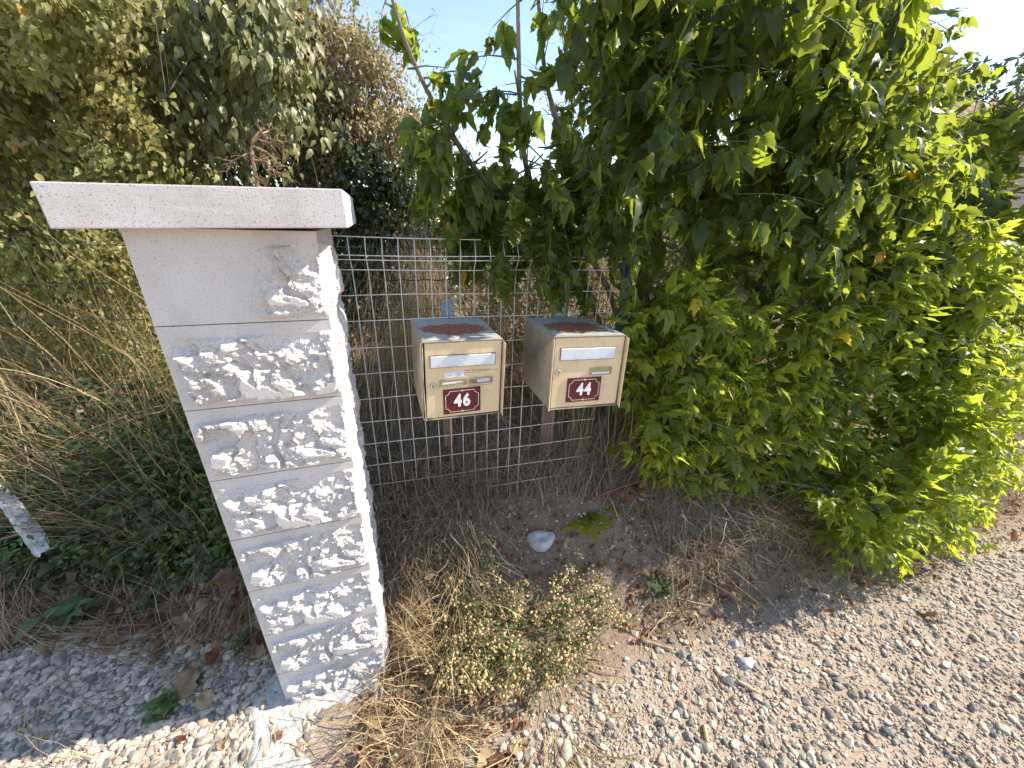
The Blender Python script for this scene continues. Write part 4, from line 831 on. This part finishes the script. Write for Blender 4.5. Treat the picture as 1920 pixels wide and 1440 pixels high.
tg2 = area(700, -.9, .9, 1.75, 2.4, 72); tg2[:, 2] += .1+.6*rng.random(len(tg2))
grass('tangled_stalks', [gset(tg, .25, .8, 1.25, .5, .0028, 71, 7), gset(tg2, .2, .6, 1.2, .5, .0026, 72, 7)], M['straw'], 'bent dry stalks crossing each other at all angles above the ivy and behind the mesh')
grass('straw_scraps', [gset(area(1300, -2.7, -.75, .86, 1.25, 73), .05, .28, 1.5, .2, .0024, 73, 5), gset(area(1500, -2.4, -.8, .75, 1.25, 14, lambda x, y, r: (y > left_gravel(x)-.22*r)), .05, .25, 1.5, .15, .0024, 14, 5), gset(area(260, -2.0, -.6, .5, 1.0, 24), .05, .2, 1.55, .1, .0022, 24, 5), gset(area(700, .1, 2.6, .6, 1.4, 25), .03, .12, 1.55, .1, .0020, 25, 4)], M['straw'], 'loose straw scraps lying on the gravel')

# ------------------------------------------------------------------ ivy, weeds, dry leaves
def ground_leaves(name, label, cat, P, sz, tm, mat, seed, flat=.5, kind='stuff', rr=(0, 1)):
    rg = np.random.default_rng(seed); n = len(P); a = rg.uniform(0, 6.28, n); d = np.stack([np.cos(a), np.sin(a)-.3, rg.normal(.05, flat*.6, n)], -1); u = R3([.1, -.35, 1])+rg.normal(0, flat, (n, 3))
    V, F, r = scatter(tm, P, frames(d, u), sz, rr[0]+(rr[1]-rr[0])*rg.random(n), rg.integers(0, len(tm), n)); return tag(mk(name, V, F, mat, smooth=True, rnd=r), label, cat, kind=kind)
P = area(12000, -3.6, -.95, 1.2, 2.1, 31, clump(4, .40)); P[:, 2] += .02+.50*rng.random(len(P))**1.3*sst(1.05, 1.6, P[:, 1])
ground_leaves('ivy', 'dark green ivy covering the ground at the left', 'ivy', P, rng.uniform(.025, .075, len(P)), IVY, M['ivyg'], 31, .7, rr=(0, .75))
P = area(7000, -3.4, -.95, 1.12, 1.9, 32, clump(5, .36)); P[:, 2] += .02+.75*rng.random(len(P))**1.3*sst(1.0, 1.5, P[:, 1])
ground_leaves('weeds', 'mid green low weeds mixed into the ivy at the left', 'weeds', P, rng.uniform(.015, .04, len(P)), OV, M['weed'], 32)
DRY = [leaf_t(1, .62, 6, .14, .35+.25*i, .5+.45*i, 1.6, 1.7, 600+i) for i in range(5)]
P = np.concatenate([area(260, WS[0]-.25, WS[0]+.6, WS[1]-.3, WS[1]+.1, 61), area(3600, .5, 3.6, 1.0, 2.4, 33, rf), area(1700, -2.8, -.8, .92, 1.35, 34), area(330, -.5, .1, .45, .95, 35), area(240, -.6, 1.2, 1.25, 2.0, 36), area(900, -3, -1, 1.05, 1.9, 39)]); P[:, 2] += .010
Pb = np.concatenate([area(230, -2.8, -.85, .90, 1.28, 81), area(110, .6, 3.0, 1.15, 1.9, 82, rf), area(40, -.45, .1, .5, .9, 83)]); Pb[:, 2] += .02
ground_leaves('leaf_litter', 'larger curled red-brown and tan dead leaves lying along the verges', 'dead leaves', Pb, rng.uniform(.04, .085, len(Pb)), DRY, M['dryleaf'], 84, .45)
ground_leaves('leaf_litter', 'small crumpled brown dead leaves scattered over the ground', 'dead leaves', P, rng.uniform(.014, .05, len(P))*rng.uniform(.6, 1, len(P)), DRY, M['dryleaf'], 33, .5, rr=(.05, 1.0))
def fallen(px, py, size, yaw, r, label, z=.012, v=0, tilt=.25):
    z += .012
    V, F = leaf_t(size, size*.55, 12, .13, .45, .9, 2.2, 1.7, 700+v); rgx = np.random.default_rng(v); V = V+(.06*size*(fbm(V*22/size*.1+v, 2)-.5))[:, None]*R3([0, 0, 1])
    g = gpt(px, py); z0 = float(hz(g[0], g[1])); g = gpt(px, py, z0+z)
    o = mk('fallen_leaf', V-[0, size/2, 0], F, M['dryleaf'], smooth=True, rnd=np.full(len(V), r)+.06*rgx.random(len(V))); o.location = g; o.rotation_euler = (tilt, .2*((v % 3)-1), yaw); tag(o, label, 'leaf', 'fallen dry leaves'); return o
for a_ in [(408, 1082, .15, 1.5, .45, 'long curled orange-brown leaf touching the left side of the pillar', .05), (255, 1160, .10, .9, .2, 'dark red-brown curled leaf standing on the weedy strip left of the pillar', .03), (95, 1175, .13, 1.3, .28, 'broad rust-red crumpled leaf near the left edge', .03), (150, 1140, .11, 1.2, .7, 'pale brown crumpled leaf above the rust-red one at the left edge', .03), (18, 1195, .09, 1.4, .5, 'orange-brown leaf cut by the left edge', .03), (300, 1150, .06, 1.1, .15, 'small red leaf between the weeds left of the pillar', .02), (355, 1265, .14, .25, .78, 'tan rolled leaf lying upright on the shaded gravel', .03), (378, 1305, .09, 1.1, .9, 'pale cream folded leaf at the edge of the pillar shadow', .02), (395, 1225, .09, .9, .15, 'dark red leaf on the gravel close to the pillar', .03), (337, 1382, .045, 1.3, .18, 'tiny bright red leaf on the sunlit gravel at the bottom left', .01), (523, 1375, .05, .1, .3, 'small brown leaf on the concrete footing', .01), (420, 1388, .05, .4, .75, 'small tan leaf on sunlit gravel left of the footing', .01), (822, 1400, .085, .5, .8, 'golden brown leaf lying among straw at the bottom', .02), (905, 1425, .085, 2.6, .9, 'pale yellow pointed leaf at the bottom edge', .02), (700, 1330, .11, .6, .85, 'pale papery leaf in the straw right of the footing', .02), (690, 1400, .11, .4, .55, 'rust-coloured leaf in the straw at the bottom edge', .02), (790, 1160, .05, 1.2, .2, 'bright red-brown leaf at the left of the seeding weed', .03), (805, 1070, .08, .2, .9, 'pale tan upright leaf left of the seeding weed', .05), (1408, 1128, .075, .2, .86, 'pale curled leaf in the dark litter, right one of a pair', .03), (1380, 1110, .075, -.3, .72, 'tan curled leaf in the dark litter, left one of a pair', .03), (1745, 1152, .07, 1.0, .42, 'bright orange curled leaf at the edge of the drive on the right', .02), (1550, 1142, .05, .8, .25, 'red-brown small leaf on the straw edge of the drive', .01), (1712, 1045, .04, .5, .3, 'red-brown leaf by a pale stone near the right drive edge', .01), (1300, 1150, .05, 1.3, .9, 'narrow pale leaf on the bare earth right of the seeding weed', .01), (1510, 1090, .06, .9, .95, 'whitish leaf in the litter under the box elder', .02), (1590, 1125, .045, .4, .1, 'dark red scrap of leaf under the box elder edge', .01)]:
    fallen(*a_, v=hash(a_[0]*7+a_[1]) % 97)
# seeding weed in the middle
wb = gpt(960, 1190); wt = thing('seeding_weed', 'sprawling weed covered in small cream seed pods right of the pillar', 'weed', (wb[0], wb[1], 0)); b = MB(); rg = np.random.default_rng(44); pods = []; lv = []; pod_d = []
wpts = sample_poly([(750, 1100), (820, 970), (900, 950), (950, 1040), (1000, 1110), (1090, 1030), (1150, 1090), (1220, 1150), (1150, 1200), (1090, 1270), (1010, 1330), (900, 1310), (790, 1290), (760, 1190)], 230, rg)
for px, py in zip(*wpts):
    g = gpt(px, py); z = rg.uniform(.02, .13); tip = gpt(px, py, z); c0 = R3([wb[0], wb[1], 0]); st = c0+(tip-c0)*rg.uniform(.2, .75)*R3([1, 1, 0])+rg.normal(0, .02, 3)*R3([1, 1, 0]); st[2] = hz(st[0], st[1]); mid = (st+tip)/2+R3([0, 0, .06])+rg.normal(0, .015, 3)
    tt = np.linspace(0, 1, 9)[:, None]; C_ = (1-tt)**2*st+2*tt*(1-tt)*mid+tt**2*tip; b.tube(C_-wt.location, np.linspace(.0016, .0007, 9), 4, r=rg.random(), cap=False)
    for k in range(rg.integers(7, 16)):
        i = rg.integers(1, 9); p = C_[i]+rg.normal(0, .016, 3); lv.append(p)
    if rg.random() < .9:
        i0 = rg.integers(5, 9)
        for k in range(rg.integers(5, 15)):
            i = min(max(i0+rg.integers(-1, 2), 2), 8); p = C_[i]+rg.normal(0, .011, 3)+R3([0, -.002, .004]); pods.append(p)
            b.tube(np.array([C_[i], (C_[i]+p)/2+R3([0, 0, .003]), p])-wt.location, .0005, 3, cap=False)
b.build('stems', rndmat('weed_stem', [(0, (.10, .13, .05)), (.6, (.20, .20, .09)), (1, (.34, .22, .10))]), wt, rnd=True)
lv = np.array(lv); lv[:, 2] = np.maximum(lv[:, 2], hz(lv[:, 0], lv[:, 1])+.006); n = len(lv); V, F, r = scatter(OV, lv-R3(wt.location), frames(rg.normal(0, 1, (n, 3)), rg.normal(0, .5, (n, 3))+[0, -.2, 1]), rg.uniform(.009, .022, n), rg.random(n)); mk('leaves', V, F, M['weed'], wt, True, r)
pods = np.array(pods); n = len(pods); V0, F0 = ico(2); PT = [(V0*R3([.36, .5, .36])*(1+.1*(fbm(V0*2+k, 2)-.5))[:, None], F0) for k in range(3)]
V, F, r = scatter(PT, pods-R3(wt.location), frames(rg.normal(0, 1, (n, 3))+[0, 0, -.5], rg.normal(0, 1, (n, 3))), rg.uniform(.008, .0135, n), rg.random(n), rg.integers(0, 3, n)); o = mk('seed_pods', V, F, M['pod'], wt, True, r); o['kind'] = 'stuff'
# other small weeds
def weed(px, py, size, n, label, r0=0., up=.8, pods_=0, name='weed', mat='weed', tm=OV, lsz=(.25, .5), rs=.35):
    rg = np.random.default_rng(int(px*3+py)); g = gpt(px, py); g[2] = float(hz(g[0], g[1])); t = thing(name, label, name.replace('_', ' '), tuple(g)); b = MB(); P, D = [], []
    for k in range(n):
        a = rg.uniform(0, 6.28); e = R3([math.cos(a)*rs, math.sin(a)*rs, up*rg.uniform(.4, 1)])*size*rg.uniform(.5, 1); m_ = e*R3([.4, .4, .7]); tt = np.linspace(0, 1, 6)[:, None]; C_ = 2*tt*(1-tt)*m_+tt**2*e; b.tube(C_, np.linspace(.0018, .0008, 6), 4, cap=False)
        for i in range(1, 6):
            for s in (0, 1):
                aa = rg.uniform(0, 6.28); P.append(C_[i]); D.append(R3([math.cos(aa), math.sin(aa), rg.uniform(-.1, .6)]))
    b.build('stems', M['gstem'], t); P, D = np.array(P), np.array(D); m = len(P)
    V, F, r = scatter(tm, P, frames(D, R3([0, 0, 1])+rg.normal(0, .3, (m, 3))), size*rg.uniform(*lsz, m), np.clip(r0+.4*rg.random(m), 0, 1), rg.integers(0, len(tm), m)); mk('leaves', V, F, M[mat], t, True, r); return t
weed(312, 1335, .10, 7, 'green weed growing at the sun edge on the left gravel', .35)
weed(288, 1135, .085, 7, 'small bright weed in the sun patch left of the pillar', .5)
weed(452, 1215, .075, 7, 'dark green weed tucked against the foot of the pillar', .1)
weed(125, 1170, .14, 4, 'long-leaved green weed near the left edge', .45, lsz=(.35, .75))
weed(374, 1282, .05, 5, 'tiny weed between the rolled leaves on the shaded gravel', .3)
weed(215, 1130, .05, 3, 'tiny yellow-green seedling on the strip left of the pillar', .75)
weed(1240, 1110, .14, 16, 'thin feathery grey-green weed right of the seeding weed', .2, lsz=(.08, .2), rs=.6)
weed(860, 960, .20, 14, 'wispy weed in the matted grass below the number plate 46', .2, lsz=(.06, .14), rs=.7)
weed(1330, 1075, .14, 22, 'brownish seedy weed in the shade below the lowest box elder leaves', .7, lsz=(.05, .11), rs=.7, mat='beige')
weed(715, 900, .34, 6, 'dark broad-leaved seedling close behind the pillar', .3, name='sapling', mat='dark', lsz=(.12, .22), rs=.3, tm=IVY)
weed(1095, 975, .16, 6, 'low green bramble with rounded leaves right of the white stone', .5, name='bramble', mat='elder_y', lsz=(.3, .5), rs=.9, up=.35)
def seedling(px, py, Y0, n, label, seed):
    q = at(px, py, Y0); base = R3([q[0]+.08, q[1]+.12, 0]); rg = np.random.default_rng(seed); t = thing('box_elder_seedling', label, 'seedling', tuple(base)); b = MB(); lp, ld = [], []
    for k in range(n):
        e = q+rg.normal(0, .07, 3)+R3([0, 0, -.02*k]); link(b, R3([0, 0, 0]), e-base, .003, -.1); lp += [e, e+rg.normal(0, .03, 3)]; ld += [R3([rg.normal(0, .6), -.6, -.9]), R3([rg.normal(0, .8), -.5, -.6])]
    b.build('stem', M['gstem'], t); lp, ld = np.array(lp), np.array(ld); V, F, r = scatter(CL_hang, lp-base, frames(ld, R3([0, -.6, .8])+rg.normal(0, .3, lp.shape)), rg.uniform(.6, .85, len(lp)), rg.uniform(.3, .8, len(lp))); mk('leaves', V, F, M['elder'], t, True, r)
seedling(1090, 800, 1.62, 5, 'shaded box elder seedling below the number 44 mailbox', 3); seedling(1150, 870, 1.6, 3, 'lowest green seedling between the mesh and the dark earth', 4)
seedling(880, 700, 1.9, 4, 'dark seedling seen through the mesh between the two mailboxes', 6); seedling(1000, 620, 1.95, 6, 'leafy seedling behind the mesh beside the left wall of mailbox 44', 7)
# snapped dry branch with brown leaves
b = MB(); P = [gpt(x, y, z) for x, y, z in ((1110, 935, .10), (1160, 915, .14), (1205, 900, .18), (1250, 868, .24))]; bs = R3(P[0]); rg = np.random.default_rng(8); t_ = thing('dead_branch', 'snapped branch with hanging rusty dead leaves at the left foot of the box elder', 'branch', tuple(bs)); b.tube(np.array(P)-bs, [.003, .004, .0045, .004], 5)
lp = []; 
for i in range(26): k = rg.uniform(1.2, 3); a = int(k); q = P[a]*(1-(k-a))+P[min(a+1, 3)]*(k-a); lp.append(q+rg.normal(0, .035, 3)-[0, 0, .03])
b.build('twig', simple('red_twig', (.16, .06, .04), (.26, .10, .06), 30), t_); lp = np.array(lp); V, F, r = scatter(DRY, lp-bs, frames(R3([0, -.1, -1])+rg.normal(0, .4, lp.shape), rg.normal(0, 1, lp.shape)), rg.uniform(.04, .075, len(lp)), rg.uniform(.3, .7, len(lp))); mk('dead_leaves', V, F, M['dryleaf'], t_, True, r)
# sticks
def stick(p0, p1, r, label, mat):
    a, c = gpt(*p0, .012), gpt(*p1, .012); b = MB(); t = np.linspace(0, 1, 7)[:, None]; Q = a*(1-t)+c*t+np.random.default_rng(1).normal(0, .0015, (7, 3)); b.tube(Q-a, r*np.array([.8, 1, 1.05, .95, 1.1, 1, .75]), 8); o = b.build('stick', mat, None, True); o.location = a; tag(o, label, 'stick')
stick((1200, 1200), (1262, 1217), .006, 'short brown stick lying on the earth beside a half-buried tan stone', simple('stick_bark', (.22, .16, .10), (.38, .29, .19), 40, .8)); stick((1322, 1362), (1326, 1392), .007, 'short pale yellow piece of wood on the gravel near the bottom', simple('pale_wood', (.42, .32, .16), (.55, .44, .25), 30, .7)); stick((1380, 1275), (1425, 1300), .006, 'splintered tan sliver of wood right of the dark slate stone', simple('splinter', (.36, .26, .15), (.5, .38, .24), 30, .8))
# broken white plastic trim in the ivy
def trim(pix, w_, label, seed):
    pts = [gpt(x, y, z) for x, y, z in pix]; n = 26; t = np.linspace(0, 1, len(pts)); tt = np.linspace(0, 1, n); C_ = np.stack([np.interp(tt, t, np.array(pts)[:, j]) for j in range(3)], -1); d = unit(np.gradient(C_, axis=0)); s = unit(np.cross(d, [0, 0, 1])); u = np.cross(s, d); rg = np.random.default_rng(seed)
    prof = np.array([(-1, -.45), (-1, 0), (-.6, .12), (.5, .12), (.62, .0), (1, -.5)])*w_/2; V = []
    for k in range(n): e = 1 if 1 < k < n-2 else rg.uniform(.5, .8); V += [C_[k]+s[k]*p[0]*e+u[k]*p[1]-d[k]*rg.normal(0, .006)*(k in (0, n-1)) for p in prof]
    V = np.array(V)+rg.normal(0, .001, (len(V), 3)); m = len(prof); V2 = V-np.repeat(u, m, 0)*.0025; F = [(k*m+i, k*m+i+1, (k+1)*m+i+1, (k+1)*m+i) for k in range(n-1) for i in range(m-1)]; F += [tuple(q+n*m for q in f[::-1]) for f in F]; F += [(k*m, (k+1)*m, (k+1)*m+n*m, k*m+n*m) for k in range(n-1)]+[(k*m+m-1, k*m+m-1+n*m, (k+1)*m+m-1+n*m, (k+1)*m+m-1) for k in range(n-1)]+[(i, i+n*m, i+1+n*m, i+1) for i in range(m-1)]+[((n-1)*m+i, (n-1)*m+i+1, (n-1)*m+i+1+n*m, (n-1)*m+i+n*m) for i in range(m-1)]
    b0 = V.mean(0); o = mk('plastic_trim', np.concatenate([V, V2])-b0, F, M['white_dirty']); o.location = b0; tag(o, label, 'plastic trim')
trim([(-30, 900, .42), (15, 940, .36), (45, 980, .28)], .055, 'upper white broken plastic trim cut by the left edge', 1); trim([(38, 970, .25), (60, 1000, .22), (85, 1035, .17)], .062, 'lower white broken plastic trim lying in the ivy', 2)
# ------------------------------------------------------------------ far background on the right
M['render'] = simple('beige_render', (.42, .34, .27), (.52, .43, .35), 3, .9); M['tile'] = simple('clay_tile', (.20, .10, .07), (.36, .20, .14), 14, .85, .6, .02); M['glass_d'] = simple('dark_opening', (.02, .022, .025), (.04, .04, .045), 4, .2)
hp = at(1905, 300, 8.5); ht = thing('house', 'beige rendered house with clay tile roof seen at the right edge through leaves', 'house', (hp[0], hp[1], 0), -.25)
zc = at(1900, 268, 8.5)[2]
b = MB(); b.box((.9, 2, zc/2), (7.6, 4, zc)); b.build('wall', M['render'], ht)
def roof():
    nx, ny = 190, 16; X, Y = np.meshgrid(np.linspace(-3.3, 5.1, nx), np.linspace(-.35, 2.2, ny)); Z = zc+.02+(Y+.35)*.42+.035*np.abs(np.sin(X*14))+.03*((Y*3.1) % 1); J = (np.arange(ny-1)[:, None]*nx+np.arange(nx-1)[None]).ravel()
    V = np.stack([X, Y, Z], -1).reshape(-1, 3); V2 = V.copy(); V2[:, 1] = 4.4-V[:, 1]; F = np.stack([J, J+1, J+1+nx, J+nx], -1); return mk('roof', np.concatenate([V, V2]), np.concatenate([F, F[:, ::-1]+len(V)]), M['tile'], ht)
rf_ = roof(); b = MB(); b.tube([[-3.3, -.42, zc-.02], [5.1, -.42, zc-.02]], .07, 10); b.build('gutter', M['hole'], rf_)
for x, w_, h_, z in ((-.35, .75, 1.9, .95), (1.4, 1.0, 1.1, 1.5)):
    b = MB(); b.box((x, -.004, z), (w_+.14, .03, h_+.14)); fr = b.build('window', M['white'], ht); b = MB(); b.box((x, -.012, z), (w_, .03, h_)); b.build('pane', M['glass_d'], fr)
# low white wall with blue top
a = at(1770, 452, 5.6); c = at(2060, 440, 5.9); zt_ = at(1900, 425, 5.7)[2]; d = c-a; L_ = np.hypot(d[0], d[1]); lw = thing('low_wall', 'low whitish wall with a bright blue strip on top at the right edge', 'wall', (a[0], a[1], 0), math.atan2(d[1], d[0]))
b = MB(); b.box((L_/2, 0, zt_/2-.03), (L_, .12, zt_-.06)); b.build('panel', simple('pale_panel', (.48, .50, .54), (.58, .60, .64), 3, .6), lw); b = MB(); b.box((L_/2, 0, zt_-.02), (L_, .2, .05), bev=.01); b.build('rail', M['white'], lw); b = MB(); b.box((L_/2, .05, zt_+.055), (L_, .06, .10), bev=.01); b.build('blue_strip', simple('blue_plastic', (.02, .12, .42), (.03, .17, .5), 3, .4), lw)
# wire fence at the far right
b = MB(); a = at(1800, 600, 3.5)*R3([1, 1, 0]); c = at(2150, 590, 3.0)*R3([1, 1, 0]); e = c-a; Lw = np.linalg.norm(e); e = e/Lw; wf = thing('wire_fence', 'thin grey wire fence beyond the box elder at the right edge', 'fence', tuple(a))
for s in np.arange(0, Lw, .07): b.tube([e*s, e*s+R3([0, 0, 1.25])], .0016, 3, cap=False)
for z in np.arange(.1, 1.3, .1): b.tube([R3([0, 0, z]), e*Lw+R3([0, 0, z])], .0016, 3, cap=False)
b.build('wire_mesh', M['galv'], wf)
# trees far behind
def far_tree(px, Y, z0, z1, rad, label, n, lsz, mat, seed, cat='tree', name='tree'):
    rg = np.random.default_rng(seed); q = at(px, 400, Y); base = R3([q[0], q[1], 0]); t = thing(name, label, cat, tuple(base)); b = MB(); P = []
    b.tube([[0, 0, -.1], [.05, 0, z0*.6+.3], [rg.normal(0, .1), 0, (z0+z1)/2]], [rad*.09, rad*.07, rad*.03], 8)
    K = 26
    for k in range(K):
        a = rg.uniform(0, 6.28); zz = rg.uniform(0, 1); rr = rad*math.sqrt(max(1-(2*zz-1)**2*.85, .05))*rg.uniform(.35, .95); c = R3([math.cos(a)*rr, math.sin(a)*rr, z0+(z1-z0)*zz]); b.tube([[0, 0, z0*.5+(z1-z0)*zz*.6], c*R3([.5, .5, .9]), c], [rad*.03, rad*.02, rad*.008], 5)
        m = n//K; v = unit(rg.normal(0, 1, (m, 3)))*rg.random((m, 1))**.45*rad*rg.uniform(.22, .42)*R3([1, 1, .75]); P.append(c+v)
    P = np.concatenate(P); m = len(P); P = P[fbm((P+base)*3/rad, 2) > .36]; m = len(P); P[:, 2] = np.maximum(P[:, 2], .05); V, F, r = scatter(OV, P, frames(rg.normal(0, 1, (m, 3)), rg.normal(0, 1, (m, 3))+[0, -.5, .6]), rg.uniform(.6, 1.2, m)*lsz, rg.random(m), rg.integers(0, len(OV), m)); b.build('trunk', M['bark'], t, True); mk('crown', V, F, mat, t, True, r)
zt = at(1840, 30, 16)[2]; far_tree(1835, 16, zt-5.2, zt, 1.0, 'dark grey-green tree rising above the house roof at the upper right', 9000, .15, M['droop'], 3)
far_tree(1600, 14, .8, 6.2, 3.0, 'broad dark tree hidden behind the box elder', 9000, .22, M['dark'], 4); far_tree(1300, 12, .3, 3.9, 2.4, 'leafy tree glimpsed behind the post and box elder', 8000, .16, M['olive'], 5)
far_tree(1060, 9.5, .1, 2.1, 1.5, 'low hedge-like bush on the skyline behind the sapling', 6000, .10, M['olive'], 6, 'bush', 'bush'); far_tree(2100, 20, 1, 6.5, 3.5, 'rounded tree beyond the house past the right edge', 6000, .28, M['dark'], 8)
far_tree(1890, 4.6, .1, 1.05, .75, 'small-leaved green bush behind the grey wire fence at the right edge', 5000, .04, M['olive'], 9, 'bush', 'bush')
# long dark hedge closing the view
def hedge(x0, y0, x1, y1, h, n, label, seed):
    rg = np.random.default_rng(seed); s = rg.random(n); P = np.stack([x0+(x1-x0)*s, y0+(y1-y0)*s+rg.normal(0, .35, n), h*rg.random(n)**.8*(.8+.35*fbm(np.stack([s*30, s*0, s*0], -1), 3))], -1); t = thing('hedge', label, 'hedge', (x0, y0, 0)); V, F, r = scatter(OV, P-R3([x0, y0, 0]), frames(rg.normal(0, 1, (n, 3)), rg.normal(0, 1, (n, 3))+[0, -.5, .6]), rg.uniform(.12, .24, n), rg.random(n), rg.integers(0, 6, n)); mk('foliage', V, F, M['olive'], t, True, r)
    b = MB(); 
    for k in range(24): u = (k+.5)/24; b.tube([[(x1-x0)*u, (y1-y0)*u, 0], [(x1-x0)*u+.1, (y1-y0)*u, h*.45], [(x1-x0)*u, (y1-y0)*u+.1, h*.8]], [.06, .045, .02], 5)
    b.tube([[0, 0, .03], [x1-x0, y1-y0, .03]], .05, 5); b.build('branches', M['twig'], t)
hedge(-14, 11, 30, 15, 2.2, 22000, 'long green hedge closing the view behind the fences', 12)
